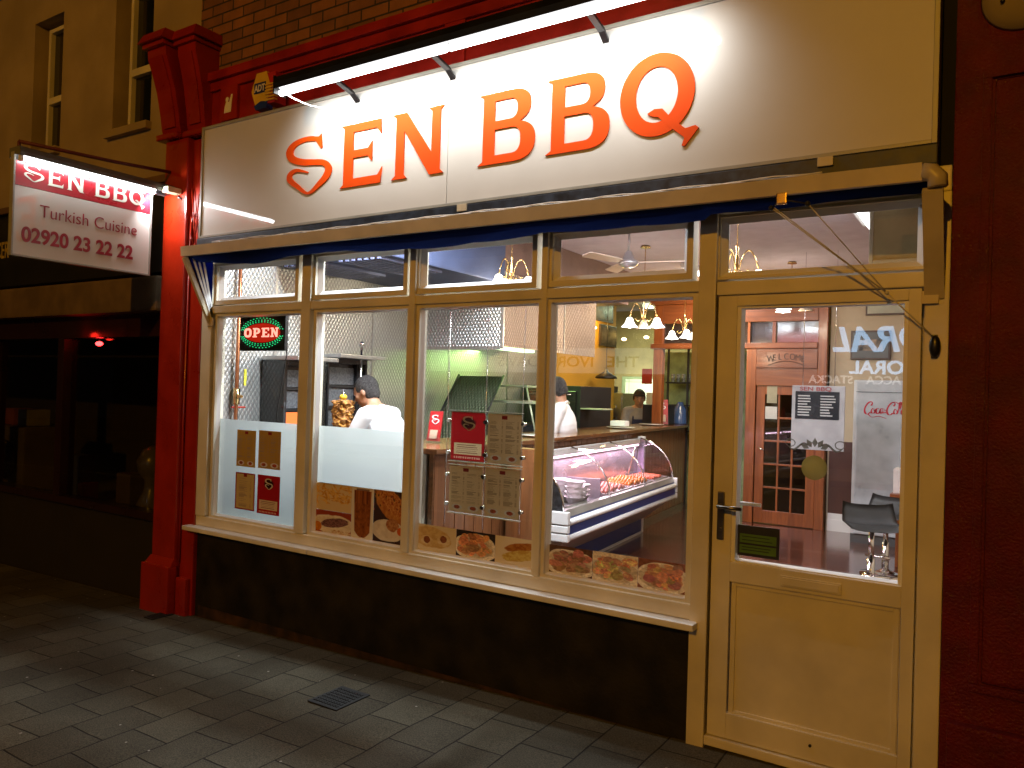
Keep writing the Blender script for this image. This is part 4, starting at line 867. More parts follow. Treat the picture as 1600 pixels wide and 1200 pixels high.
b = MB(); b.tube([(-4.25, .86, 1.05), (-4.25, .86, 1.56)], .007, 8); b.build('spit', chrome, t_)
b = MB(); b.ball((-4.25, .86, 1.495), .03, (1, 1, .8)); b.build('lemon', pbr('lemon', (.75, .55, .04), .5), t_)
# OPEN sign ---------------------------------------------------------------------
a_, c_ = onY(377, 494, .07), onY(446, 548, .07); ox, oz, ow, oh = (a_.x+c_.x)/2, (a_.z+c_.z)/2, (c_.x-a_.x), (a_.z-c_.z)
t_ = thing('open_sign', 'lit red and green OPEN sign hanging in the leftmost window', 'sign', (ox, .08, oz-oh/2))
b = MB(); b.box(ox-ow/2, .062, oz-oh/2, ox+ow/2, .09, oz+oh/2, .004); b.build('case', black, t_)
b = MB(); el = [(ox+ow*.40*math.cos(a), .0605, oz+oh*.27*math.sin(a)) for a in [2*math.pi*k/40 for k in range(40)]]; b.prism(el, (0, .001, 0)); b.build('red_field', emit('red led field', (1, .03, .01), .55), t_)
b = MB()
for ring, (rx, rz) in enumerate(((.44, .36), (.47, .42), (.42, .31))):
    for k in range(40):
        a = 2*math.pi*(k+.5*ring)/40
        if abs(math.sin(a)) < .22: continue
        b.ball((ox+ow*rx*math.cos(a), .058, oz+oh*rz*math.sin(a)), .0034, seg=6)
b.build('green_lights', emit('green led', (.03, .9, .30), 1.6), t_)
def glyph_O(): return [arc(.5, .5, .5, .5, 0, 360, 28, .8)[:-1], arc(.5, .5, .22, .28, 0, 360, 24, .8)[:-1]]
def slab_P(): return [[(0, 0), (.55, 0), (.55, .14), (.42, .14), (.42, .36)] + arc(.55, .68, .42, .32, -90, 90, 10) + [(0, 1), (0, .86), (.13, .86), (.13, .14), (0, .14)], [(.42, .5), (.42, .84)] + arc(.52, .67, .15, .17, 90, -90, 8)]
def slab_E(): return [[(0, 0), (1, 0), (1, .34), (.84, .34), (.84, .15), (.42, .15), (.42, .43), (.7, .43), (.7, .57), (.42, .57), (.42, .85), (.82, .85), (.82, .68), (.96, .68), (.96, 1), (0, 1), (0, .86), (.13, .86), (.13, .14), (0, .14)]]
def slab_N(): return [[(0, 0), (.42, 0), (.42, .14), (.32, .14), (.32, .62), (.72, 0), (.90, 0), (.90, .86), (1, .86), (1, 1), (.62, 1), (.62, .86), (.72, .86), (.72, .42), (.34, 1), (0, 1), (0, .86), (.13, .86), (.13, .14), (0, .14)]]
lw = ow*.165
for i, g in enumerate((glyph_O, slab_P, slab_E, slab_N)):
    x0 = ox-ow*.385+i*ow*.195; shape('letter', place(g(), x0, x0+lw, oz-oh*.12, oz+oh*.14), .002, emit('open letters', (1, .30, .22), 2.6), t_, lambda a, b_, c: Vector((a, .0580-c, b_)))
lamp('open_glow', 'POINT', (ox, .045, oz+oh*.3), .12, (1, .10, .03), .05, parent=t_)
b = MB(); b.tube([(ox+ow*.47, .085, oz-oh*.3), (ox+ow*.48, .09, oz-oh*.6), (ox+ow*.30, .10, oz-.5), (ox+ow*.2, .11, oz-.75)], .004, 6); b.build('flex', blackp, t_)
b = MB(); b.box(ox+ow*.40, .056, oz+oh*.05, ox+ow*.46, .0605, oz+oh*.3); b.build('switch_panel', blackp, t_)
# ------------------------------------------------------------------ printed pictures
def noise2(U, V, n, seed):
    r = np.random.default_rng(seed).random((n+2, n+2)); x = U*n; y = V*n; i = np.clip(x.astype(int), 0, n); j = np.clip(y.astype(int), 0, n); fx = x-i; fy = y-j
    fx = fx*fx*(3-2*fx); fy = fy*fy*(3-2*fy)
    return (r[j, i]*(1-fx)+r[j, i+1]*fx)*(1-fy)+(r[j+1, i]*(1-fx)+r[j+1, i+1]*fx)*fy
def fbm(U, V, n, seed): return (noise2(U, V, n, seed)*.5+noise2(U, V, n*2, seed+1)*.3+noise2(U, V, n*4, seed+2)*.2)
def colr(c): return np.array(c)[None, None, :]
def ell(U, V, cx, cy, rx, ry, rot=0):
    c, s_ = math.cos(rot), math.sin(rot); a = (U-cx)*c+(V-cy)*s_; b_ = -(U-cx)*s_+(V-cy)*c
    return (a/rx)**2+(b_/ry)**2
def mixc(img, m, c): m = m[..., None]; return img*(1-m)+c*m
def blob(img, U, V, cx, cy, rx, ry, rot, c1, c2, seed, n=9, edge=.15):
    wob = (fbm(U, V, n, seed)-.5)*.5; m = np.clip((1+wob-ell(U, V, cx, cy, rx, ry, rot))/edge, 0, 1); t = np.clip((fbm(U, V, n*2, seed+5)-.3)*2.4, 0, 1)[..., None]
    return mixc(img, m, colr(c1)*(1-t)+colr(c2)*t)
def chips(seed):
    def f(U, V):
        img = np.ones((*U.shape, 3))*colr((.62, .45, .22)); r = random.Random(seed)
        for i in range(46): img = blob(img, U, V, r.random()*.95, .30+r.random()*.6, .16, .03, r.random()*3, (.70, .42, .10), (.50, .22, .04), seed+i, 6, .3)
        return img
    return f
def steak(U, V):
    img = np.ones((*U.shape, 3))*colr((.28, .05, .02)); img = blob(img, U, V, .5, .42, .62, .44, 0, (.72, .62, .46), (.58, .46, .28), 3, 4)
    img = blob(img, U, V, .55, .50, .42, .20, .35, (.24, .12, .10), (.10, .045, .05), 8, 12); img = blob(img, U, V, .08, .28, .12, .2, 0, (.55, .20, .02), (.4, .12, .02), 11)
    return blob(img, U, V, .72, .10, .30, .12, 0, (.70, .60, .42), (.45, .25, .10), 14, 9)
def cone(U, V):
    img = np.ones((*U.shape, 3))*colr((.66, .58, .42)); wd = .36+.06*V; wd = np.where(V < .15, wd*np.sqrt(np.clip(V-.02, 0, 1)/.13), wd); m = np.clip((wd-np.abs(U-.5))/.03, 0, 1)*(V < .95)*(V > .03)
    t = np.clip(fbm(U, V*1.5, 14, 5)*1.2-.1+.12*np.sin(U*20), 0, 1)[..., None]; img = mixc(img, m, colr((.13, .035, .012))*(1-t)+colr((.34, .11, .025))*t)
    return mixc(img, np.clip(1-np.abs(V-.96)/.03, 0, 1)*(np.abs(U-.5) < .3), colr((.10, .03, .02)))
def flatbread(U, V):
    img = np.ones((*U.shape, 3))*colr((.05, .03, .03)); img = blob(img, U, V, .55, .72, .60, .26, -.45, (.50, .22, .05), (.35, .12, .03), 21, 6); img = blob(img, U, V, .58, .80, .55, .20, -.45, (.55, .26, .07), (.32, .08, .02), 25, 20)
    for i in range(26): img = blob(img, U, V, random.random(), .62+random.random()*.35, .03, .02, random.random()*3, (.06, .06, .02), (.3, .05, .03), 40+i, 5)
    img = blob(img, U, V, .48, .25, .50, .22, 0, (.62, .55, .42), (.55, .48, .36), 31, 2, .06); img = blob(img, U, V, .48, .27, .42, .17, 0, (.66, .58, .44), (.5, .40, .28), 32, 3, .1)
    img = blob(img, U, V, .6, .36, .20, .13, 0, (.28, .10, .04), (.45, .22, .08), 33, 14); img = blob(img, U, V, .84, .26, .1, .08, 0, (.55, .10, .02), (.4, .1, .03), 35); return img
def rolls(U, V):
    img = np.ones((*U.shape, 3))*colr((.66, .56, .38)); img = blob(img, U, V, .35, .55, .55, .40, -.15, (.62, .45, .20), (.50, .32, .12), 51, 5)
    for cx, cy in ((.25, .38), (.68, .48)): img = blob(img, U, V, cx, cy, .17, .24, 0, (.68, .56, .34), (.55, .36, .14), 55, 5); img = blob(img, U, V, cx, cy+.05, .09, .14, 0, (.28, .10, .05), (.16, .06, .03), 57, 14)
    return img
def dish(seed, bg_, c1, c2, c3):
    def f(U, V):
        img = np.ones((*U.shape, 3))*colr(bg_); img = blob(img, U, V, .5, .42, .58, .50, 0, (.70, .64, .52), (.62, .54, .42), seed, 2, .05); img = blob(img, U, V, .5, .44, .50, .42, 0, (.55, .46, .32), (.45, .35, .22), seed+1, 2, .1); r = random.Random(seed)
        for i in range(30): img = blob(img, U, V, .5+r.uniform(-.38, .38), .50+r.uniform(-.30, .32), r.uniform(.08, .20), r.uniform(.06, .15), r.random()*3, *(tuple(min(.8, v*r.uniform(.7, 1.6)+.03) for v in c) for c in (r.choice((c1, c2)), r.choice((c2, c3)))), seed+i*3, 12, .25)
        g_ = img.mean(axis=2, keepdims=True); return (img*.82+g_*.18)*(.62+1.15*fbm(U, V, 18, seed))[..., None]
    return f
def halves(U, V):
    img = np.ones((*U.shape, 3))*colr((.68, .58, .40)); img = blob(img, U, V, .62, .68, .42, .15, .3, (.42, .18, .04), (.28, .08, .02), 71, 6); img = blob(img, U, V, .62, .38, .50, .20, .3, (.62, .48, .14), (.48, .30, .06), 73, 8)
    return img
def strip_prints(wi, specs, z0, z1):
    for (a, c, zb_, zt__, f, lab) in specs:
        x0, x1 = WX[wi][0]+(WX[wi][1]-WX[wi][0])*a, WX[wi][0]+(WX[wi][1]-WX[wi][0])*c; za, zc_ = z0+(z1-z0)*zb_, z0+(z1-z0)*zt__
        xx0 = x0+.001; zz0 = za+.001
        o = painted('food_picture', x1-x0-.002, zc_-za-.002, 110, 90, f, stickerm, None, lambda p, q, r_, X=xx0, Z=zz0: Vector((X+p, .0225, Z+q)))
        tag(o, lab, 'window picture', 'food pictures along the bottom of the windows')
strip_prints(1, [(0, .42, .46, 1, chips(3), 'picture of golden chips at the left of the second window'), (0, .42, 0, .46, steak, 'picture of grilled meat on a plate under the chips'), (.42, .66, 0, 1, cone, 'tall picture of a brown doner cone on cream'), (.66, 1, 0, 1, flatbread, 'picture of folded flatbread above a white plate of stew')], .662, .972)
strip_prints(2, [(0, .35, 0, 1, rolls, 'picture of rolled wraps in the third window'), (.35, .68, 0, 1, dish(91, (.03, .025, .03), (.42, .14, .03), (.55, .22, .05), (.30, .08, .02)), 'picture of red brown stew in a dark dish'), (.68, 1, 0, 1, halves, 'picture of a filled yellow bread roll cut open')], .662, .812)
strip_prints(3, [(0, .34, 0, 1, dish(101, (.10, .05, .03), (.28, .12, .05), (.35, .17, .08), (.20, .08, .03)), 'picture of browned meat balls at the left of the fourth window'), (.34, .665, 0, 1, dish(121, (.66, .55, .38), (.30, .13, .07), (.45, .38, .10), (.55, .16, .08)), 'picture of grilled chops and salad between the meat pictures'), (.665, 1, 0, 1, dish(141, (.20, .07, .04), (.50, .20, .05), (.30, .12, .07), (.55, .30, .10)), 'picture of orange kebab pieces in the last window')], .662, .808)
# ------------------------------------------------------------------ menus
def menu(bgc, seed, red_=False, two=True, plates=True):
    def f(U, V):
        img = np.ones((*U.shape, 3))*colr(bgc)*(1+.12*(fbm(U, V, 3, seed)-.5))[..., None]; r = random.Random(seed)
        def rect(a, b_, c, d, col):
            nonlocal img; img = mixc(img, ((U > a) & (U < b_) & (V > c) & (V < d)).astype(float), colr(col))
        if red_:
            img = np.ones((*U.shape, 3))*colr((.34, .012, .015)); rect(.10, .90, .12, .36, (.60, .45, .26))
            for k in range(5): rect(.16+.04*r.random(), .70+.14*r.random(), .15+k*.04, .163+k*.04, (.25, .12, .08))
            img = blob(img, U, V, .5, .78, .24, .13, 0, (.02, .01, .01), (.03, .01, .01), seed, 3, .5)
            for k in range(12): rect(.10+k*.066, .14+k*.066, .035, .075, (.60, .30, .22))
            return img
        rect(.42, .58, .89, .97, (.22, .02, .02))
        z = .84
        while z > (.20 if plates else .06):
            for (a, c) in (((.07, .46), (.54, .93)) if two else ((.2, .8),)):
                if r.random() < .85: rect(a, a+(c-a)*(.4+.35*r.random()), z, z+.011, (.28, .20, .12)); rect(c-.05, c, z, z+.011, (.30, .2, .12))
            z -= .024 if r.random() > .12 else .05
        if plates:
            for cx in (.25, .74):
                img = blob(img, U, V, cx, .10, .17, .065, 0, (.60, .55, .46), (.5, .45, .38), seed+3, 2, .1); img = blob(img, U, V, cx, .10, .10, .045, 0, (.40, .07, .03), (.18, .05, .02), seed+7, 10, .2)
        return img
    return f
def S_mark(parent, x0, z0, h, yy, mat):
    kx = h/(mxz-mnz)*.95; kz_ = h/(mxz-mnz)
    for i in (0, 1): shape('emblem' if i == 0 else 'emblem_serif', [[(x0+(p[0]-mnx)*kx, z0+(p[1]-mnz)*kz_) for p in SL[i]]], .0012-.0002*i, mat, parent, lambda a, b_, c: Vector((a, yy-c, b_)))
def paper(px0, py0, px1, py1, f, y, lab, emblem=False, nx_=72, ny_=120, grp=None, mat=paperm, name='menu_poster'):
    a, c = onY(px0, py0, y), onY(px1, py1, y); w_, h_ = c.x-a.x, a.z-c.z
    t_ = thing(name, lab, 'menu', (a.x+w_/2, y, c.z), group=grp)
    painted('sheet', w_, h_, nx_, ny_, f, mat, t_, lambda p, q, r_: Vector((a.x+p, y, c.z+q)))
    if emblem: S_mark(t_, a.x+w_*.34, c.z+h_*.64, h_*.28, y-.0015, pbr('emblem cream', (.68, .62, .5), .4))
    return a, c
papb = vcolthin('brown backlit menu', .10)
G1 = 'menus stuck on the frosted film'
paper(371, 671, 398.5, 731, menu((.40, .24, .05), 3), .0215, 'upper left brown menu on the frosted leftmost window', grp=G1, mat=papb)
paper(405, 672, 437.5, 735, menu((.38, .22, .05), 4), .0215, 'upper right brown menu on the frosted leftmost window', grp=G1, mat=papb)
def bordered(U, V):
    img = menu((.50, .36, .13), 9, plates=False, two=False)(U, V); m = ((U < .06) | (U > .94) | (V < .035) | (V > .965)).astype(float); return mixc(img, m, colr((.28, .02, .02)))
paper(368.5, 737, 397, 799, bordered, .0215, 'lower left tan leaflet with red border on the frosted window', grp=G1, mat=papb)
paper(403, 741, 436, 807, menu((.3, .01, .01), 11, True), .0215, 'lower right red leaflet with white emblem on the frosted window', True, grp=G1, mat=papb)
# hanging acrylic pockets in the third window
YA = .16
t_ = thing('poster_display', 'four clear acrylic menu pockets hung on steel wires in the third window', 'menu display', (-2.4, YA, .8))
cols = [(690, 712), (762, 762), (0, 0)]
PK = [((706, 643), (757, 722), 'a'), ((763, 646), (813, 727), 'b'), ((703, 727), (752, 804), 'c'), ((759, 731), (810, 812), 'd')]
labs = ('red poster with white emblem in the upper left acrylic pocket', 'tan menu in the upper right acrylic pocket', 'tan menu in the lower left acrylic pocket', 'tan menu in the lower right acrylic pocket')
bnds = []
for (p, q, k_), lb in zip(PK, labs):
    a, c = onY(*p, YA), onY(*q, YA); bnds.append((a.x, c.x, c.z, a.z))
    b = MB(); e_ = .008; b.box(a.x-e_, YA-.010, c.z-e_, c.x+e_, YA-.007, a.z+e_); b.box(a.x-e_, YA+.007, c.z-e_, c.x+e_, YA+.010, a.z+e_); b.build('pocket', clearin, t_)
    b = MB(); b.box(a.x-e_, YA-.0105, c.z-e_-.004, c.x+e_, YA+.0105, c.z-e_+.001); b.box(a.x-e_, YA-.0105, a.z+e_-.001, c.x+e_, YA+.0105, a.z+e_+.002); b.build('pocket_edge', pbr('acrylic edge', (.75, .78, .82), .15, coat=1), t_)
    i = 'abcd'.index(k_)
    tt = thing('menu_poster', lb, 'menu', ((a.x+c.x)/2, YA, c.z), group='menus in the acrylic pockets')
    f = menu((.3, .01, .01), 21, True) if i == 0 else menu((.60, .44, .26), 30+i)
    painted('sheet', c.x-a.x, a.z-c.z, 72, 120, f, papb if i else paperm, tt, lambda p_, q_, r_: Vector((a.x+p_, YA, c.z+q_)))
    if i == 0: S_mark(tt, a.x+(c.x-a.x)*.34, c.z+(a.z-c.z)*.62, (a.z-c.z)*.30, YA-.0015, pbr('emblem cream', (.68, .62, .5), .4))
xs_ = [onY(698, 700, YA).x, onY(757.5, 700, YA).x, onY(815, 700, YA).x]
b = MB()
for x in xs_: b.tube([(x, YA, .80), (x, YA, 2.03)], .0022, 6)
b.build('wire', chrome, t_)
b = MB()
for (x0, x1, z0, z1) in bnds:
    for x in (x0-.014, x1+.014):
        for z in (z0+.04, z1-.05): b.tube([(x, YA-.014, z), (x, YA+.014, z)], .011, 10)
b.build('wire_clamp', chrome, t_)
# sticker, gold disc and flourish on the door glass
a, c = onY(1152, 819, .02), onY(1217, 876, .02)
t_ = thing('card_sticker', 'black and green opening notice sticker low on the door glass', 'sticker', ((a.x+c.x)/2, .02, c.z))
b = MB(); b.box(a.x, .0215, c.z, c.x, .0245, a.z, .001); b.build('black_card', blackp, t_)
b = MB(); w_ = c.x-a.x; h_ = a.z-c.z; b.box(a.x+.07*w_, .0205, c.z+.10*h_, c.x-.07*w_, .0212, c.z+.37*h_); b.box(a.x+.07*w_, .0205, c.z+.43*h_, c.x-.07*w_, .0212, c.z+.72*h_); b.build('green_band', pbr('sticker green', (.09, .20, .015), .4), t_)
b = MB()
for z in (.19, .28, .51, .62): b.box(a.x+.12*w_, .0198, c.z+z*h_, c.x-(.15+.1*random.random())*w_, .0202, c.z+(z+.03)*h_)
b.build('small_print', pbr('dark green print', (.02, .05, .01), .5), t_)
g = onY(1272, 731, .02)
t_ = thing('door_emblem', 'gold disc under a grey etched lotus flourish on the door glass', 'sticker', (g.x, .02, g.z-.05))
film2 = filmmat('gold film', (.30, .24, .06), .7); b = MB(); b.lathe([(.001, 0), (.052, 0), (.052, .001), (.001, .001)], (0, 0, 0), 32, Matrix.Rotation(R(90), 4, 'X')); o = b.build('gold_disc', film2, t_); o.data.transform(Matrix.Translation((g.x, .0235, g.z)))
etch = filmmat('etched vinyl', (.16, .15, .12), .7); b = MB(); fz_ = g.z+.075
for k in range(-2, 3):
    an = R(90-k*32); d = Vector((math.cos(an), 0, math.sin(an))); n_ = Vector((-d.z, 0, d.x)); base = Vector((g.x+k*.006, .0232, fz_)); b.prism([base+d*.012, base+d*.03+n_*.012, base+d*.052, base+d*.03-n_*.012], (0, .0006, 0))
for s_ in (-1, 1):
    pts = [Vector((g.x+s_*(.02+.10*t), .0234, fz_+.012+.015*math.sin(t*7))) for t in [i/12 for i in range(13)]]; b.tube(pts, [.001+.0035*math.sin(math.pi*i/12) for i in range(13)], 5)
    pts = [Vector((g.x+s_*(.10+.02*math.cos(t)), .0234, fz_+.025+.016*math.sin(t))) for t in [i*.45 for i in range(12)]]; b.tube(pts, .0022, 5)
b.build('flourish', etch, t_)
# ------------------------------------------------------------------ counter and chilled display (turned 5 degrees from the street)
TA = R(5.2); O_ = Vector((-2.16, .65, 0))
ct = thing('serving_counter', 'long wood panelled serving counter with dark wooden top running into the shop', 'counter', O_, TA)
b = MB(); b.box(-1.42, -.16, 1.165, -.84, 6.3, 1.20, .006); b.build('counter_top', woodt, ct, True)
b = MB(); b.box(-1.36, -.10, FZ, -.90, 6.25, 1.163)
for i in range(48): b.box(-.8995, -.09+i*.13, FZ+.06, -.893, -.09+i*.13+.12, 1.15, .002)
b.build('wood_panelling', woodd, ct, True)
b = MB(); b.box(-.899, -.10, FZ, -.888, 6.25, FZ+.055); b.box(-.92, -.118, FZ, -.888, -.102, 1.163, .003); b.build('edge_trim', woodt, ct, True)
b = MB(); b.box(-1.75, -.14, .55, -.93, -.105, 1.16, .004); b.box(-1.73, -.13, 1.163, -1.43, .55, 1.20, .004); b.build('steel_end', steel, ct, True)
DS = 1.22; DO = Vector((-2.635, 1.541, -.3476))
dc = thing('chilled_display', 'curved glass chilled meat display with white and blue bumpers', 'display cabinet', DO, TA); dc.scale = (DS,)*3
LY = 2.4; grip = pbr('aluminium rail', (.42, .41, .38), .35, metal=.6)
def roundbar(z0, z1, x=0.0, r=.018, m=whitep, nm='bumper_rail'):
    b = MB(); n_ = 8; pts = [(x-.05, z0)] + [(x-.012+.018*math.cos(R(-80+160*i/n_)), (z0+z1)/2+(z1-z0)/2*math.sin(R(-80+160*i/n_))) for i in range(n_+1)] + [(x-.05, z1)]
    b.prism([(p[0], .025, p[1]) for p in pts], (0, LY-.05, 0), True); return b.build(nm, m, dc, True)
roundbar(.69, .728); roundbar(.782, .820)
b = MB(); b.box(-.05, .02, .729, -.008, LY-.02, .781); b.box(-.05, .02, .821, -.02, LY-.02, .832); b.build('blue_band', blue, dc, True)
b = MB(); b.prism([(-.075, .02, .833), (-.018, .02, .833), (-.035, .02, .872), (-.075, .02, .872)], (0, LY-.04, 0)); b.build('front_rail', grip, dc, True)
b = MB()
for (z0, z1) in ((.69, .735), (.742, .785), (.792, .868)): b.box(-.17, -.015, z0, .004, .018, z1, .006); b.box(-.37, LY-.018, z0, .004, LY+.015, z1, .006)
b.build('end_cap', whitep, dc, True)
b = MB(); b.prism([(-.03, .03, .689), (-.37, .03, .689), (-.37, .03, .50), (-.27, .03, .50)], (0, LY-.06, 0)); b.build('tapered_panel', pbr('warm grey panel', (.42, .38, .36), .4), dc, True)
b = MB(); b.box(-.36, .15, .39, -.28, LY-.1, .499); b.build('base_panel', blue, dc, True)
b = MB(); b.box(-.36, .10, .368, -.275, LY-.10, .389); b.box(-.36, LY-.099, .368, -.28, LY-.03, .50, .006); b.box(-.36, .05, .368, -.29, .099, .50, .006); b.build('base_frame', whitep, dc, True)
prof = [(-.040, .868), (-.045, .93), (-.070, 1.0), (-.110, 1.06), (-.170, 1.12), (-.250, 1.17), (-.340, 1.198)]
for k in range(3):
    y0, y1 = .02+k*(LY-.04)/3+.004, .02+(k+1)*(LY-.04)/3-.004; b = MB(); g = []
    for x, z in prof: g.append((b.b.verts.new((x, y0, z)), b.b.verts.new((x, y1, z))))
    for i in range(len(g)-1): b._f([g[i][0], g[i][1], g[i+1][1], g[i+1][0]], True)
    b.build('curved_pane', clearin, dc, True)
for k in range(1, 3):
    y = .02+k*(LY-.04)/3; b = MB(); b.tube([(x+.003, y, z) for x, z in prof], .006, 6); b.build('pane_joint', chrome, dc, True)
endp = glassmat('smoked violet end glass', (.84, .78, .87), 1.2)
b = MB(); b.prism([(x, LY-.012, z) for x, z in prof] + [(-.355, LY-.012, 1.195), (-.355, LY-.012, .868)], (0, .006, 0)); b.build('end_pane', endp, dc, True)
b = MB(); b.prism([(x, .006, z) for x, z in prof[:-1]] + [(-.245, .006, .868)], (0, .006, 0)); b.build('near_end_panel', pbr('dark mesh end panel', (.03, .03, .035), .4, var=.5, vscale=50), dc, True)
b = MB(); b.tube([(x+.002, .01, z) for x, z in prof], .006, 6); b.tube([(x+.002, LY-.01, z) for x, z in prof], .006, 6); b.build('end_trim', chrome, dc, True)
b = MB(); b.box(-.355, .03, 1.200, -.335, LY-.03, 1.208); b.build('top_glass', clearin, dc, True)
b = MB(); b.box(-.36, .04, 1.150, -.33, LY-.04, 1.195, .004); lt_ = b.build('light_housing', whitep, dc, True)
pink = (1, .66, .86)
b = MB(); b.tube([(-.335, .08, 1.140), (-.335, LY-.08, 1.140)], .008, 8); b.build('tube', emit('pink display tube', pink, 7), dc, True)
lo = lamp('display_light', 'AREA', (0, 0, 0), 34, pink, .06, None, None, LY-.2); lo.parent = dc; lo.location = (-.32, LY/2, 1.13); lo.rotation_euler = (0, R(-22), 0)
b = MB(); b.box(-.355, .03, .845, -.08, LY-.03, .852); b.box(-.372, .03, .846, -.357, LY-.03, 1.14); b.build('steel_deck', pbr('deck steel', (.62, .58, .62), .25, metal=.7), dc, True)
b = MB(); b.box(-.355, .78, .853, -.10, .792, .99); b.build('divider', pbr('grey divider', (.16, .13, .15), .3), dc, True)
b = MB(); b.tube([(-.33, 2.0, .86), (-.22, 1.9, 1.15)], .008, 6); b.build('prop_bar', chrome, dc, True)
b = MB(); b.box(-.37, LY+.017, .87, -.31, LY+.06, 1.21, .004); b.build('rear_post', whitep, dc, True)
b = MB(); b.box(-.385, -.07, .368, -.172, .022, 1.234); b.build('wooden_cheek', woodd, dc, True)
def lo2w(x, y, z): return Vector((O_.x+x*math.cos(TA)-y*math.sin(TA), O_.y+x*math.sin(TA)+y*math.cos(TA), z))
def lo2d(x, y, z): return Vector((DO.x+DS*(x*math.cos(TA)-y*math.sin(TA)), DO.y+DS*(x*math.sin(TA)+y*math.cos(TA)), DO.z+DS*z))
# trays and what lies on them
def tray(x, y, w_, d, lab):
    t_ = thing('meat_tray', lab, 'tray', lo2d(x, y, .853), TA, 'steel trays in the chilled display'); t_.scale = (DS,)*3
    b = MB(); b.box(-w_/2, -d/2, 0, w_/2, d/2, .006); 
    for (p, q, r_, s_) in ((-w_/2, -d/2, -w_/2+.006, d/2), (w_/2-.006, -d/2, w_/2, d/2), (-w_/2, -d/2, w_/2, -d/2+.006), (-w_/2, d/2-.006, w_/2, d/2)): b.box(p, q, .006, r_, s_, .03)
    b.build('tray_pan', steel, t_, True)
tray(-.21, 1.12, .28, .52, 'steel tray of lamb skewers nearest the divider'); tray(-.21, 1.68, .28, .50, 'steel tray of orange chicken skewers in the middle'); tray(-.21, 2.16, .28, .38, 'steel tray of minced kebabs at the far end'); tray(-.21, .30, .28, .34, 'steel tray of white containers at the near end')
def skewer(x, y, col, n_, r_, first, lab, grp, z=.905):
    t_ = thing('kebab_skewer', lab, 'skewer', lo2d(x, y, z), TA+random.uniform(-.28, .28), grp); t_.scale = (DS*.66, DS, DS)
    b = MB(); b.tube([(-.20, 0, .012), (.20, 0, .012)], .002, 5); b.build('rod', chrome, t_, True)
    b = MB()
    for i in range(n_):
        xx = -.15+i*.30/(n_-1); b.ball((xx, 0, .012), r_, (random.uniform(.8, 1.1), random.uniform(.85, 1.2), random.uniform(.8, 1)), 8)
    b.build('meat_pieces', col, t_, True)
mL = pbr('raw lamb', (.42, .07, .06), .35, col2=(.62, .30, .26), vscale=60, coat=.4); mC = pbr('marinated chicken', (.70, .24, .05), .35, col2=(.50, .12, .03), vscale=50, coat=.4); mK = pbr('minced meat', (.55, .12, .06), .4, vscale=70, coat=.2)
for i in range(9): skewer(-.21, .92+i*.047, mL, 8, .021, False, 'raw lamb skewer lying in the tray nearest the divider', 'lamb skewers', .875+.014*(i % 2))
for i in range(9): skewer(-.21, 1.47+i*.047, mC, 8, .022, False, 'orange chicken skewer lying in the middle tray', 'chicken skewers', .877+.014*(i % 2))
for i in range(6): skewer(-.21, 2.0+i*.055, mK, 12, .019, False, 'minced kebab skewer lying in the far tray', 'minced skewers', .875)
for k, (x, y, n_) in enumerate(((-.13, .40, 4), (-.15, .54, 3), (-.25, .45, 4))):
    for i in range(n_):
        p = lo2d(x, y, .856+i*.034); b = MB(); b.lathe([(.045, 0), (.076, .060), (.084, .063), (.072, .061), (.042, .006), (.001, .004)], p, 20)
        tag(b.build('paper_bowl', pbr('white bowls', (.82, .74, .76), .6)), ('white bowl in the front stack inside the near end of the display', 'white bowl in the stack beside the divider side of the front stack', 'white bowl in the rear and tallest stack of the display')[k], 'bowl', 'stacks of white bowls in the display')
p = lo2d(-.20, .68, .853); t_ = thing('mustard_bottle', 'small yellow squeeze bottle beside the white bowls', 'bottle', p); b = MB(); b.lathe([(.018, 0), (.02, .01), (.02, .09), (.012, .11)], p, 14); b.build('bottle_body', pbr('mustard', (.75, .42, .02), .4), t_); b = MB(); b.lathe([(.010, .111), (.004, .15), (.002, .155)], p, 10); b.build('nozzle', pbr('mustard', (.7, .4, .02), .4), t_)
for i, (x, y, w_, h_) in enumerate(((-.28, .14, .12, .20), (-.29, .68, .10, .12))):
    t_ = thing('plastic_tub', ('tall white tub at the near end of the display', 'low white lidded tub behind the bowls')[i], 'tub', lo2d(x, y, .853), TA)
    b = MB(); b.box(-w_/2, -w_/2, 0, w_/2, w_/2, h_, .01); b.build('tub_body', pbr('tub', (.75, .62, .70), .4), t_, True); b = MB(); b.box(-w_/2-.005, -w_/2-.005, h_+.001, w_/2+.005, w_/2+.005, h_+.015, .004); b.build('lid', whitep, t_, True)
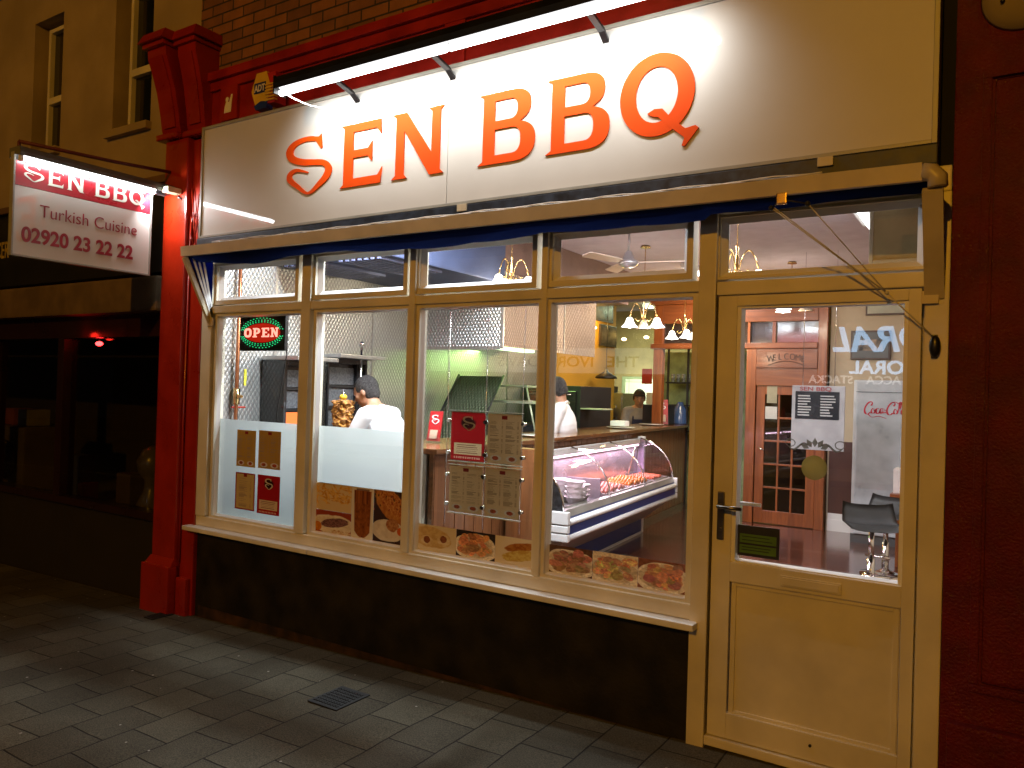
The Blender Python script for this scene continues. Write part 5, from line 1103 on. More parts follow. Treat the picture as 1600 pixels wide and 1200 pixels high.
# leaflet stands and plates on the counter
def leaflet(x, y, z, yaw_, s_, lab, wx=None):
    loc = wx or lo2w(x, y, z); t_ = thing('leaflet_stand', lab, 'leaflet stand', loc, yaw_, 'red leaflet stands on the counter')
    rd = pbr('leaflet red', (.42, .015, .02), .35); b = MB(); b.prism([(-.05*s_, .0, .012), (.05*s_, .0, .012), (.05*s_, .045*s_, .22*s_), (-.05*s_, .045*s_, .22*s_)], (0, .012, 0)); b.build('leaflets', rd, t_, True)
    b = MB(); b.prism([(-.03*s_, -.0035, .03*s_), (.03*s_, -.0035, .03*s_), (.03*s_, .0135*s_, .09*s_), (-.03*s_, .0135*s_, .09*s_)], (0, .002, 0)); b.build('pale_panel', pbr('leaflet cream', (.6, .4, .3), .5), t_, True)
    b = MB(); b.box(-.056*s_, -.01, 0, .056*s_, -.007, .09*s_); b.box(-.056*s_, -.01, 0, .056*s_, .05*s_, .006); b.build('acrylic_holder', clearin, t_, True)
    for i in (0, 1): shape('emblem' if i == 0 else 'emblem_serif', [[((q[0]-(mnx+mxx)/2)/(mxz-mnz)*.055*s_, ((q[1]-mnz)/(mxz-mnz))*.065*s_+.13*s_) for q in SL[i]]], .001, whitep, t_, lambda a, b_, c: Vector((a, .045*b_/.22-.002-c, b_)), True)
leaflet(0, 0, 0, R(8), 1.0, 'red leaflet stand on the window end of the counter', (onZ(676, 692, 1.2)+Vector((0, 0, .001)))); 
leaflet(-1.05, 5.5, 1.201, R(30), 1.5, 'red leaflet stand at the far end of the counter')
def plate(x, y, lab, r_=.16):
    p = lo2w(x, y, 1.201); b = MB(); b.lathe([(.001, .004), (r_*.6, .004), (r_, .016), (r_, .02), (r_*.58, .010), (.001, .009)], p, 28); tag(b.build('plate', pbr('white china', (.8, .78, .74), .2, coat=.6)), lab, 'plate', 'white plates on the counter')
plate(-1.0, 1.6, 'white plate on the counter top near the glass display', .14); plate(-1.05, 3.9, 'white plate in front of the far leaflet stand', .16); plate(-1.1, 5.2, 'white plate beyond the far leaflet stand', .16)
p = lo2w(-1.10, 4.0, 1.225); b = MB(); b.box(p.x-.09, p.y-.06, p.z, p.x+.09, p.y+.06, p.z+.06, .01); tag(b.build('napkin_box', whitep), 'small white napkin box on the far counter plate', 'box')
# ------------------------------------------------------------------ kitchen side behind the counter
def tbox(name, cat, lab, a, c, mat, bev=.004, group=None):
    b = MB(); b.box(*a, *c, bev=bev); return tag(b.build(name, mat), lab, cat, group)
tbox('range_worktop', 'worktop', 'long steel worktop under the extraction hood', (-4.758, 1.62, 1.0), (-4.05, 5.2, 1.045), steel)
tbox('range_cabinet', 'cabinet', 'dark steel cabinet carrying the long worktop', (-4.75, 1.66, FZ), (-4.08, 5.16, .998), dsteel)
t_ = thing('splash_screen', 'slanted quilted splash screen on the worktop beneath the hood', 'screen', (-4.3, 2.5, 1.05))
b = MB(); b.prism([(-4.62, 2.35, 1.05), (-4.10, 2.35, 1.05), (-4.10, 2.85, 1.72), (-4.62, 2.85, 1.72)], (.0, .012, 0)); b.build('screen_sheet', quilt('dark quilted screen', (.13, .16, .10), plane='XZ', bs=.6), t_)
b = MB(); b.tube([(-4.09, 2.34, 1.05), (-4.09, 2.85, 1.73)], .010, 8); b.tube([(-4.63, 2.34, 1.05), (-4.63, 2.85, 1.73)], .012, 8); b.build('screen_frame', blackp, t_)
t_ = thing('glass_warmer', 'steel framed heated glass cabinet with order tickets clipped to its shelf', 'food warmer', (-4.1, 3.4, 1.05))
b = MB(); tp = pbr('pale green steel', (.55, .60, .42), .35, metal=.3)
for y in (3.05, 3.75): b.prism([(-4.50, y, 1.05), (-3.80, y, 1.05), (-3.95, y, 1.62), (-4.50, y, 1.62)][::1], (0, .004, 0)) if False else b.tube([(-3.80, y, 1.05), (-3.95, y, 1.62)], .010, 6)
b.box(-4.5, 3.04, 1.62, -3.94, 3.77, 1.64, .003); b.box(-4.5, 3.02, 1.46, -3.86, 3.79, 1.485, .003); b.build('warmer_frame', tp, t_)
b = MB(); b.prism([(-3.955, 3.05, 1.615), (-3.90, 3.05, 1.487), (-3.90, 3.75, 1.487), (-3.955, 3.75, 1.615)], (.003, 0, 0)); b.build('warmer_glass', clearin, t_)
b = MB(); b.box(-4.45, 3.1, 1.05, -3.86, 3.7, 1.25, .01); b.build('warmer_base', dsteel, t_)
for i in range(3):
    b = MB(); y = 3.14+i*.12; b.prism([(-3.855, y, 1.46), (-3.855, y+.07, 1.46), (-3.853, y+.085, 1.37), (-3.853, y+.03, 1.35)], (.002, 0, 0)); tag(b.build('order_ticket', pbr('ticket paper', (.8, .8, .72), .8)), 'white paper order ticket clipped under the warmer shelf', 'ticket', 'order tickets on the warmer')
b = MB(); b.lathe([(.03, 0), (.035, .01), (.035, .12), (.015, .18), (.015, .22)], (-3.95, 3.60, 1.252), 14); tag(b.build('oil_bottle', pbr('green glass bottle', (.25, .35, .18), .1, coat=1)), 'greenish oil bottle on the warmer cabinet', 'bottle')
t_ = thing('tall_oven', 'tall black oven unit beyond the range', 'oven', (-4.4, 4.6, 1.05)); b = MB(); b.box(-4.755, 4.3, 1.05, -4.0, 5.1, 1.66, .006); b.build('oven_body', blackp, t_); b = MB(); b.box(-4.7, 4.28, 1.12, -4.05, 4.298, 1.60, .004); b.build('oven_door', pbr('oven glass', (.02, .02, .02), .08, coat=1), t_); b = MB(); b.tube([(-4.65, 4.26, 1.56), (-4.1, 4.26, 1.56)], .01, 8); b.build('handle', chrome, t_)
b = MB(); b.box(-4.0, 4.30, 1.40, -3.72, 4.55, 1.415, .003); tag(b.build('wall_shelf', tp), 'small pale green shelf beside the black oven', 'shelf')
t_ = thing('upright_fridge', 'tall stainless steel upright fridge by the lit kitchen doorway', 'fridge', (-4.9, 7.2, FZ)); fx0, fx1 = onY(938, 640, 7.0).x, onY(973, 640, 7.0).x
b = MB(); b.box(fx0, 7.0, FZ, fx1, 7.6, 1.60, .008); b.build('fridge_body', steel, t_); b = MB(); b.box(fx0+.02, 6.985, 1.15, fx1-.02, 6.999, 1.56, .003); b.box(fx0+.02, 6.985, .3, fx1-.02, 6.999, 1.13, .003); b.build('fridge_door', steel, t_); b = MB(); b.box(fx1-.20, 6.97, 1.38, fx1-.10, 6.984, 1.42); b.box(fx1-.20, 6.97, 1.22, fx1-.10, 6.984, 1.24); b.build('fridge_handle', chrome, t_)
tbox('dark_cabinet', 'cabinet', 'tall dark cabinet left of the steel fridge', (fx0-.9, 7.1, FZ), (fx0-.03, 7.6, 1.62), pbr('dark brown cabinet', (.03, .02, .015), .4))
q = onY(952, 604, 7.3); tbox('radio', 'radio', 'small black radio on top of the steel fridge', (q.x-.10, 7.25, 1.605), (q.x+.10, 7.4, 1.70), blackp)
# lit doorway with pale tiled room behind
da, db = onY(978, 592, 8.79), onY(1023, 592, 8.79)
t_ = thing('kitchen_doorway', 'pale lit doorway into a white tiled room at the back', 'doorway', ((da.x+db.x)/2, 8.79, FZ))
b = MB(); b.box(da.x-.05, 8.74, FZ, da.x-.0, 8.798, da.z+.04, .003); b.box(da.x, 8.74, da.z, db.x+.05, 8.798, da.z+.04, .003); b.build('door_lining', pbr('green grey lining', (.30, .36, .20), .5), t_)
tm, tn, to = newmat('white tiles'); tp_ = N(tn, 'ShaderNodeBsdfPrincipled'); tp_.inputs['Roughness'].default_value = .2; tb = N(tn, 'ShaderNodeTexBrick'); tb.offset = 0; tb.inputs['Scale'].default_value = 1; tb.inputs['Brick Width'].default_value = .3; tb.inputs['Row Height'].default_value = .3; tb.inputs['Mortar Size'].default_value = .006; tb.inputs['Color1'].default_value = (.8, .84, .68, 1); tb.inputs['Color2'].default_value = (.76, .82, .64, 1); tb.inputs['Mortar'].default_value = (.45, .5, .35, 1)
tc_ = N(tn, 'ShaderNodeTexCoord'); s_ = N(tn, 'ShaderNodeSeparateXYZ'); cb_ = N(tn, 'ShaderNodeCombineXYZ'); tn.links.new(tc_.outputs['Object'], s_.inputs[0]); tn.links.new(s_.outputs[0], cb_.inputs[0]); tn.links.new(s_.outputs[2], cb_.inputs[1]); tn.links.new(cb_.outputs[0], tb.inputs[0]); tn.links.new(tb.outputs[0], tp_.inputs[0]); tn.links.new(tp_.outputs[0], to.inputs[0])
b = MB(); b.box(da.x, 8.775, FZ, db.x+.05, 8.795, da.z-.001); b.build('tiled_wall', tm, t_)
lamp('doorway_glow', 'AREA', ((da.x+db.x)/2, 8.1, 1.75), 9, (.95, 1, .80), .4, (R(88), 0, 0), t_)
q = onY(1014, 590, 8.0); tbox('red_notice', 'notice', 'small red notice by the lit doorway', (q.x-.12, 8.0, q.z-.10), (q.x+.05, 8.01, q.z+.14), pbr('notice red', (.5, .03, .02), .5), 0)
q = onY(1060, 640, 7.2); tbox('white_board', 'board', 'plain white board standing on the back counter', (q.x-.50, 7.2, 1.18), (q.x-.0, 7.22, 1.62), whitep)
# pendant shade
q = onY(947, 588, 6.0); t_ = thing('pendant_lamp', 'dark wide metal pendant shade over the kitchen', 'lamp', q); b = MB(); b.lathe([(.015, .10), (.03, .06), (.14, .0), (.15, -.03), (.14, -.03), (.12, 0)], q, 24); b.build('lamp_shade', blackp, t_); b = MB(); b.tube([q+Vector((0, 0, .1)), (q.x, q.y, 3.0)], .004, 6); b.build('flex', blackp, t_)
# pictures high on the yellow wall
for k, (p0, p1, lab) in enumerate((((926, 458), (958, 494), 'framed picture high on the yellow wall'), ((938, 506), (963, 534), 'lower framed picture on the yellow wall with a small gallery lamp'))):
    a, c = onX(*p0, -4.76), onX(*p1, -4.76); a2 = onX(p1[0], p0[1], -4.76)
    y0, y1 = a.y, c.y; z1, z0 = a.z, a.z-(.36 if k == 0 else .30); t_ = thing('framed_picture', lab, 'picture', (-4.77, (y0+y1)/2, z0))
    b = MB(); b.box(-4.779, y0, z0, -4.755, y1, z1, .004); b.build('frame', pbr('dark frame', (.05, .03, .02), .4), t_); b = MB(); b.box(-4.754, y0+.04, z0+.04, -4.751, y1-.04, z1-.04); b.build('picture_sheet', pbr('picture brown', (.14, .10, .07), .3, var=.6, vscale=8), t_)
# spot lamps giving the yellow glow
for k, (px, py, yy, e) in enumerate(((928, 512, 6.1, 7), (1090, 520, 5.6, 9), (975, 530, 7.6, .8), (1010, 527, 7.6, .8))):
    q = onY(px, py, yy)
    if k == 1: q = Vector((-3.05, 5.7, 2.45))
    t_ = thing('wall_spot', ('small warm spot lamp beside the lower picture', 'warm spot lamp by the wooden post', 'left of two small round spots over the kitchen', 'right of two small round spots over the kitchen')[k], 'lamp', q)
    b = MB(); b.ball(q, .035, (1.2, 1, .7)); b.build('bulb', emit('warm bulb', (1, .74, .38), 9), t_); lamp('spot_glow', 'POINT', q+Vector((.10, -.12, .03)), e*2.4, (1, .62, .16), .04, parent=t_)
# ------------------------------------------------------------------ chandeliers
shade_m = emit('lit glass shade', (1, .90, .78), 6.5); shade_off = pbr('frosted glass shade', (.62, .54, .44), .4)
def chandelier(x, y, z, lab, ang=0, off=(), top=3.02, e=10):
    t_ = thing('chandelier', lab, 'chandelier', (x, y, z), 0, 'brass chandeliers with bell shades')
    b = MB(); b.lathe([(.001, -.07), (.012, -.06), (.008, -.03), (.022, 0), (.012, .03), (.018, .06), (.008, .10), (.014, .14), (.005, .17)], (x, y, z), 14); b.tube([(x, y, z+.17), (x, y, top)], .004, 6); b.lathe([(.05, top-.02), (.04, top)], (x, y, 0), 16); b.build('stem', brass, t_)
    for k in range(3):
        a = ang+k*2*math.pi/3; d = Vector((math.cos(a), math.sin(a), 0)); c = Vector((x, y, z)); pts = [c+d*(.015+.13*t)+Vector((0, 0, -.01+.13*math.sin(math.pi*min(1, t*1.0))**.8*(1 if t < 1 else 1))) for t in [i/10 for i in range(10)]]+[c+d*.148+Vector((0, 0, -.01))]
        b = MB(); b.tube(pts, .006, 6); b.tube([c+d*.02+Vector((0, 0, -.02)), c+d*.06+Vector((0, 0, -.05)), c+d*.09+Vector((0, 0, -.03)), c+d*.07+Vector((0, 0, -.015))], .004, 5); ao = b.build('arm', brass, t_)
        b = MB(); s = c+d*.148+Vector((0, 0, -.02)); b.lathe([(.018, 0), (.030, -.012), (.040, -.045), (.058, -.075), (.078, -.092), (.074, -.088), (.05, -.065), (.03, -.02)], s, 20); b.build('lamp_shade', shade_off if k in off else shade_m, ao)
        if k not in off: b = MB(); b.ball(s+Vector((0, 0, -.075)), .028); b.build('bulb', emit('chandelier bulb', (1, .93, .82), 16), ao)
    lamp('chandelier_glow', 'POINT', (x, y, z-.16), e*1.8, (1, .80, .55), .10, parent=t_)
chandelier(-2.93, 3.5, 2.34, 'brass chandelier with two lit bell shades behind the fourth window', R(-8), (1,))
chandelier(-3.46, 1.95, 2.55, 'brass chandelier mostly hidden behind the transom of the third window', R(20), (), e=9)
chandelier(-1.60, 2.0, 2.50, 'brass chandelier glimpsed through the top light above the door', R(12), (), e=7)
chandelier(-1.88, 4.9, 2.62, 'brass chandelier in front of the wooden screen seen through the door', R(15), (0,), e=6)
chandelier(-3.12, 5.15, 2.36, 'far brass chandelier at the right edge of the fourth window', R(60), (), e=8)
# ceiling fan
f_ = Vector((-2.75, 2.71, 2.72)); t_ = thing('ceiling_fan', 'white ceiling fan with pale blades under the shop ceiling', 'fan', f_)
b = MB(); b.lathe([(.001, -.05), (.04, -.045), (.085, -.02), (.09, .01), (.05, .03), (.03, .09), (.015, .10)], f_, 24); b.tube([f_+Vector((0, 0, .09)), (f_.x, f_.y, 3.02)], .011, 8); b.build('fan_motor', pbr('silver motor', (.5, .48, .5), .3, metal=.6), t_)
for k in range(3):
    a = R(12+120*k); mt = Matrix.Translation(f_) @ Matrix.Rotation(a, 4, 'Z') @ Matrix.Rotation(R(12), 4, 'X'); b = MB(); b.prism([mt @ Vector(p) for p in ((.09, -.03, 0), (.18, -.05, 0), (.50, -.06, 0), (.52, -.04, 0), (.52, .04, 0), (.50, .06, 0), (.18, .05, 0), (.09, .03, 0))], (0, 0, .006)); b.build('fan_blade', pbr('fan blade', (.66, .52, .42), .45), t_)
# ------------------------------------------------------------------ wooden screen, bar shelves and glazed doors at the back
SY = 5.95
ws = thing('wooden_screen', 'orange pine screen with dark glazed lights and a carved WELCOME panel', 'screen', (-2.7, SY, FZ))
px0, px1 = onY(1022, 600, SY).x, onY(1036, 600, SY).x
ds0, ds1 = onY(1166, 650, SY).x, onY(1181, 650, SY).x; ws1 = -1.695; hz0 = onY(1200, 596, SY).z; hz1 = onY(1200, 545, SY).z; tz1 = onY(1200, 503, SY).z
b = MB()
for (a, c, z0, z1) in ((px0, px1, FZ, 2.95), (ds0, ds1, FZ, hz1), (ws1-.10, ws1, FZ, 3.0)): b.box(a, SY-.05, z0, c, SY+.04, z1, .006)
b.build('post', woodo, ws)
b = MB(); b.box(px0-.04, SY-.065, hz1, ws1-.101, SY+.05, hz1+.07, .01); b.box(px1+.001, SY-.055, tz1, ws1-.101, SY+.04, 2.74, .006); b.box(px0-.05, SY-.09, 2.741, ws1+.02, SY+.06, 2.80, .012); b.box(px0-.05, SY-.05, 2.801, ws1, SY+.04, 3.0); b.box(ds1, SY-.045, hz0-.05, ws1-.101, SY+.03, hz1-.001, .004); b.build('rail', woodh, ws)
b = MB()
for x in (onY(1211, 520, SY).x,): b.box(x-.02, SY-.04, hz1+.071, x+.02, SY+.03, tz1-.001, .004)
b.box(ds0-.0, SY-.04, hz1+.071, ds0+.03, SY+.03, tz1-.001); b.build('glazing_bar', woodo, ws)
b = MB(); b.box(px1+.001, SY, hz1+.071, ws1-.101, SY+.01, tz1-.001); b.build('dark_glass', pbr('dark screen glass', (.05, .035, .03), .08, coat=1), ws)
wz0, wz1 = onY(1225, 574, SY).z, onY(1225, 550, SY).z; wx0, wx1 = onY(1200, 560, SY).x, onY(1262, 560, SY).x
b = MB(); b.box(wx0-.12, SY-.062, wz0-.01, wx1+.12, SY-.046, wz1+.01, .006); cp = b.build('carved_panel', woodh, ws)
b = MB(); b.tube([(wx0+.02+(wx1-wx0-.04)*t, SY-.064, wz0+.02+.05*math.sin(math.pi*t)) for t in [i/14 for i in range(15)]], .004, 5); b.build('carved_arch', pbr('carved dark', (.06, .02, .01), .5), cp)
# lettering follows a gentle arch
word = 'WELCOME'
for i, ch in enumerate(word):
    t = (i+.5)/7; text('carved_letter', ch, .105, pbr('carved dark', (.06, .02, .01), .5), cp, (lambda X, Z: (lambda a, b_, c: Vector((X+a, SY-.0655-c, Z+b_))))(wx0+(wx1-wx0)*t-.03, wz0+.055+.035*math.sin(math.pi*t)), .004, 0, sx=.8)
# glazed double door leaf
t_ = thing('french_door', 'orange pine glazed door with small panes under the WELCOME panel', 'door', ((ds1+ws1)/2, SY, FZ))
dl, dr_ = ds1+.01, ws1-.105; rows, cols_ = 5, 3; st = .10; bot = FZ+.16; tp2 = hz0-.055
b = MB(); b.box(dl, SY-.03, FZ+.01, dl+st, SY+.02, tp2, .004); b.box(dr_-st, SY-.03, FZ+.01, dr_, SY+.02, tp2, .004); b.box(dl+st, SY-.03, FZ+.01, dr_-st, SY+.02, bot, .004); b.box(dl+st, SY-.03, tp2-.10, dr_-st, SY+.02, tp2, .004)
for i in range(1, cols_): x = dl+st+(dr_-dl-2*st)*i/cols_; b.box(x-.011, SY-.022, bot, x+.011, SY+.012, tp2-.10, .003)
for j in range(1, rows): z = bot+(tp2-.10-bot)*j/rows; b.box(dl+st, SY-.0225, z-.011, dr_-st, SY+.0125, z+.011, .003)
b.build('door_frame', woodo, t_); b = MB(); b.box(dl+st, SY-.004, bot, dr_-st, SY+.002, tp2-.10); b.build('pane', glassmat('dark door glass', (.5, .45, .45), 1.0), t_)
b = MB(); b.tube([(dl+.05, SY-.03, 1.0), (dl+.05, SY-.07, 1.0), (dl+.12, SY-.075, .97)], .009, 8); b.build('handle', chrome, t_)
b = MB(); b.box(dl, SY+1.2, FZ, dr_, SY+1.25, 2.3); tag(b.build('dark_partition', pbr('dim back room', (.10, .07, .05), .8)), 'dim partition behind the glazed pine door', 'partition')
# notices behind the panes and the menu board
for (p0, p1, col, lab) in (((1199, 600), (1214, 630), (.35, .33, .24), 'small cream notice in the upper left pane of the pine door'), ((1196, 635), (1214, 655), (.6, .6, .6), 'white notice below the cream one in the pine door')):
    a, c = onY(*p0, SY-.03), onY(*p1, SY-.03); b = MB(); b.box(a.x, SY-.034, c.z, c.x, SY-.031, a.z); tag(b.build('notice', pbr('notice %s' % lab[:6], col, .6)), lab, 'notice')
a, c = onY(1238, 602, 4.4), onY(1318, 706, 4.4)
t_ = thing('menu_board', 'white menu board with black price list headed SEN BBQ beside the cooler', 'menu board', ((a.x+c.x)/2, 4.4, c.z))
W_, H_ = c.x-a.x, a.z-c.z
b = MB(); b.box(a.x, 4.40, c.z, c.x, 4.42, a.z, .003); b.build('board', pbr('board white', (.42, .42, .44), .35), t_)
b = MB(); b.box(a.x+W_*.07, 4.394, a.z-H_*.52, a.x+W_*.90, 4.3995, a.z-H_*.09); b.build('black_panel', pbr('board black', (.012, .014, .022), .25, coat=.4), t_)
b = MB(); rr = random.Random(5)
for j in range(8):
    z = a.z-H_*(.16+.043*j); b.box(a.x+W_*.12, 4.392, z-.006, a.x+W_*(.30+.08*rr.random()), 4.3938, z+.006); b.box(a.x+W_*.55, 4.392, z-.006, a.x+W_*(.70+.14*rr.random()), 4.3938, z+.006)
b.build('price_lines', pbr('chalk', (.5, .5, .5), .6), t_)
text('board_heading', 'SEN BBQ', H_*.085, pbr('board red', (.35, .05, .05), .5), t_, lambda p, q, r_: Vector((a.x+W_*.15+p, 4.396-r_, a.z-H_*.078+q)), .002, .001, sx=1.4)
b = MB(); b.tube([(a.x+W_*.2, 4.41, a.z), (a.x+W_*.2, 4.41, 3.02)], .003, 5); b.tube([(a.x+W_*.8, 4.41, a.z), (a.x+W_*.8, 4.41, 3.02)], .003, 5); b.build('hanging_wire', chrome, t_)
# cooler
c0 = onY(1326, 700, 5.35); cz = onY(1330, 593, 5.35).z
t_ = thing('drinks_cooler', 'tall white drinks cooler with red script lettering by the back wall', 'cooler', (-1.0, 5.6, FZ))
b = MB(); b.box(-1.33, 5.40, FZ+.06, -.60, 5.93, cz, .02); b.box(-1.29, 5.44, FZ, -.64, 5.9, FZ+.06); b.build('cabinet', pbr('cooler grey white', (.55, .57, .60), .35), t_)
dxl = onY(1336, 700, 5.36).x
b = MB(); b.box(dxl, 5.352, FZ+.10, -.605, 5.398, cz-.01, .012); cdoor = b.build('cooler_door', pbr('cooler white', (.50, .55, .60), .3, coat=.3), t_)
b = MB(); b.box(dxl+.0, 5.348, cz-.13, -.61, 5.3515, cz-.125); b.build('door_seam', blackp, cdoor)
b = MB(); zc_ = onY(1325, 842, 5.38).z; b.box(-1.325, 5.385, FZ+.0, -.65, 5.399, FZ+.09); b.build('kick_grille', grey, t_)
# red script, drawn as flowing strokes
ka, kb = onY(1350, 652, 5.35), onY(1415, 628, 5.35); kw = (kb.x-ka.x)*1.0; kh = kb.z-ka.z; cr = pbr('script red', (.55, .01, .03), .35)
def stroke(pts, w_, nm='script_letter'):
    ws_ = [w_*(.45+.75*abs(math.sin(1.3+i*1.9))) for i in range(len(pts))]; lp = ribbon(pts, ws_)
    shape(nm, [lp], .002, cr, cdoor, lambda a_, b_, c_: Vector((ka.x+a_*kw, 5.3495-c_, ka.z+b_*kh)))
def capC(x): return [(x+.17, .72), (x+.20, .88), (x+.15, .95), (x+.07, .80), (x+.01, .50), (x+.03, .25), (x+.09, .20), (x+.15, .32)]
def oo(x): return [(x+.05, .56), (x+.01, .46), (x+.01, .30), (x+.05, .24), (x+.09, .34), (x+.09, .48), (x+.05, .56), (x+.08, .52), (x+.12, .50)]
def cc(x): return [(x+.08, .52), (x+.04, .57), (x+.01, .42), (x+.03, .26), (x+.08, .28), (x+.11, .38)]
def aa(x): return [(x+.08, .54), (x+.03, .55), (x+.01, .40), (x+.03, .26), (x+.07, .36), (x+.09, .54), (x+.09, .34), (x+.11, .26), (x+.14, .36)]
def ll(x): return [(x+.02, .35), (x+.06, .70), (x+.07, .95), (x+.03, .90), (x+.02, .50), (x+.04, .26), (x+.09, .34)]
for f, x in ((capC, .0), (oo, .17), (cc, .28), (aa, .38), (capC, .55), (oo, .72), (ll, .83), (aa, .90)): stroke(f(x), .045)
stroke([(.50, .46), (.53, .47), (.555, .46)], .04, 'script_hyphen'); stroke([(.10, .20), (.20, .02), (.34, .10), (.46, .04), (.55, -.02)], .03, 'script_swash'); stroke([(.68, .92), (.76, .98), (.86, .86), (.98, .96), (1.06, .92)], .035, 'script_swash')
# pictures on the cream back wall
for (p0, p1, k) in (((1330, 517), (1391, 562), 0), ((1354, 440), (1440, 491), 1)):
    a, c = onY(*p0, 5.98), onY(*p1, 5.98); t_ = thing('framed_picture', ('square grey mounted picture above the drinks cooler', 'long pale framed print high above the cooler')[k], 'picture', ((a.x+c.x)/2, 5.98, c.z))
    b = MB(); b.box(a.x, 5.965, c.z, c.x, 5.998, a.z, .004); b.build('frame', pbr('slim brown frame', (.08, .05, .04), .4), t_)
    b = MB(); b.box(a.x+.02, 5.962, c.z+.02, c.x-.02, 5.9645, a.z-.02); b.build('mount', pbr('mount %d' % k, ((.13, .14, .15), (.5, .52, .42))[k], .5), t_)
    if k == 0: b = MB(); b.box(a.x+.09, 5.959, c.z+.10, c.x-.08, 5.9615, a.z-.10); b.build('picture_sheet', pbr('old photo', (.35, .26, .18), .4, var=.7, vscale=14), t_)
# bar shelves beyond the screen opening
sx0b, sx1b = onY(1043, 600, 6.7).x, onY(1100, 600, 6.7).x; sz1, sz2 = onY(1060, 597, 6.7).z, onY(1060, 632, 6.7).z
t_ = thing('bar_shelves', 'black metal bar shelves with glasses beyond the wooden post', 'shelves', ((sx0b+sx1b)/2, 6.8, FZ))
b = MB()
for z in (sz1, sz2, sz2-.35): b.box(sx0b, 6.62, z-.02, sx1b+.3, 6.95, z, .003)
b.build('shelf', blackp, t_); b = MB()
for x in (sx0b+.02, sx0b+.30, sx1b+.25): b.box(x, 6.62, FZ, x+.025, 6.645, 2.3)
b.build('upright', blackp, t_); b = MB(); b.box(sx0b-.3, 7.0, FZ, sx1b+.5, 7.03, 2.2); tag(b.build('back_panel', pbr('back bar green', (.30, .42, .22), .5, var=.3)), 'green panel behind the bar shelves', 'panel')
gm = pbr('drinking glass', (.55, .62, .60), .08, coat=1, var=.5, vscale=30)
for i in range(8):
    b = MB(); b.lathe([(.022, 0), (.03, .11), (.028, .11), (.02, .01)], (sx0b+.06+i*.075, 6.75, sz1+.001), 12); tag(b.build('drinking_glass', gm), 'clear drinking glass on the upper bar shelf', 'glass', 'glasses on the upper bar shelf')
for i in range(4):
    b = MB(); b.lathe([(.035, 0), (.037, .15), (.014, .20), (.013, .26)], (sx0b+.40+i*.10, 6.75, sz2+.001), 12); tag(b.build('bar_bottle', pbr('bar bottle %d' % (i % 2), ((.05, .10, .05), (.25, .20, .08))[i % 2], .1, coat=1)), 'dark bottle on the middle bar shelf', 'bottle', 'bottles on the middle bar shelf')
tbox('till', 'till', 'black till at the far end of the counter', tuple(lo2w(-1.35, 5.6, 1.202)), tuple(lo2w(-1.0, 5.9, 1.46)), blackp, .01)
q = lo2w(-.98, 6.1, 1.202); b = MB(); b.lathe([(.10, 0), (.10, .02), (.09, .20), (.05, .26), (.04, .30)], q, 20); tag(b.build('water_bottle', pbr('blue water bottle', (.06, .12, .30), .2, coat=1)), 'blue water bottle beside the till', 'bottle')
# ------------------------------------------------------------------ stools
def stool(x, y, zs, rz, lab, s_=1.0):
    t_ = thing('bar_stool', lab, 'stool', (x, y, FZ), rz, 'grey bar stools on chrome columns'); h = zs-FZ
    b = MB(); b.lathe([(.20, 0), (.20, .012), (.10, .028), (.035, .05), (.028, .06)], (0, 0, 0), 32); b.build('base', chrome, t_, True)
    b = MB(); b.tube([(0, 0, .05), (0, 0, h*.55)], .028, 16); b.tube([(0, 0, h*.55), (0, 0, h-.03)], .020, 16); b.build('column', chrome, t_, True)
    sm = bmesh.new(); G2 = []; nxs, nys = 12, 12
    for i in range(nxs+1):
        row = []
        for j in range(nys+1):
            u, v = -1+2*i/nxs, -1+2*j/nys; xx = .20*u*s_*(1-.10*v*v); yy = .19*v; zz_ = h+.012*(abs(u)**3)*1.6-.02*max(0, -v)**2+ (max(0, v-.35)**1.4)*.26; yy -= max(0, v-.35)*.06; row.append(sm.verts.new((xx, yy, zz_)))
        G2.append(row)
    for i in range(nxs):
        for j in range(nys): f = sm.faces.new((G2[i][j], G2[i+1][j], G2[i+1][j+1], G2[i][j+1])); f.smooth = True
    r = bmesh.ops.solidify(sm, geom=sm.faces[:], thickness=.03); me = bpy.data.meshes.new('seat'); sm.to_mesh(me); sm.free(); link('seat', me, grey, t_, True)
    b = MB(); b.tube([(.0, -.16, h*.35), (.0, 0, h*.35)], .008, 8); b.tube([(-.10, -.16, h*.35), (.10, -.16, h*.35)], .010, 8); b.build('footrest', chrome, t_, True)
q = onZ(1363, 893, FZ)
q = onY(1362, 826, 3.0); stool(q.x, 3.0, q.z+.02, R(20), 'grey bar stool nearest the door glass')
q = onY(1385, 805, 3.9); stool(q.x, 3.9, q.z, R(-15), 'grey bar stool with raised back edge behind the nearer stool')
t_ = thing('wooden_table', 'orange wooden table corner carrying a white carton by the cooler', 'table', (-.62, 4.6, FZ)); q = onY(1400, 770, 4.6)
b = MB(); b.box(q.x-.02, 4.3, q.z-.02, .2, 4.9, q.z+.02, .008); b.build('tabletop', woodh, t_)
for x, y in ((q.x+.05, 4.36), (q.x+.05, 4.84), (.15, 4.36), (.15, 4.84)): b = MB(); b.box(x-.02, y-.02, FZ, x+.02, y+.02, q.z-.021, .004); b.build('leg', woodo, t_)
tbox('white_carton', 'box', 'white carton standing on the wooden table by the cooler', (q.x+.0, 4.35, q.z+.021), (q.x+.28, 4.6, q.z+.24), pbr('carton white', (.65, .58, .55), .6), .006)
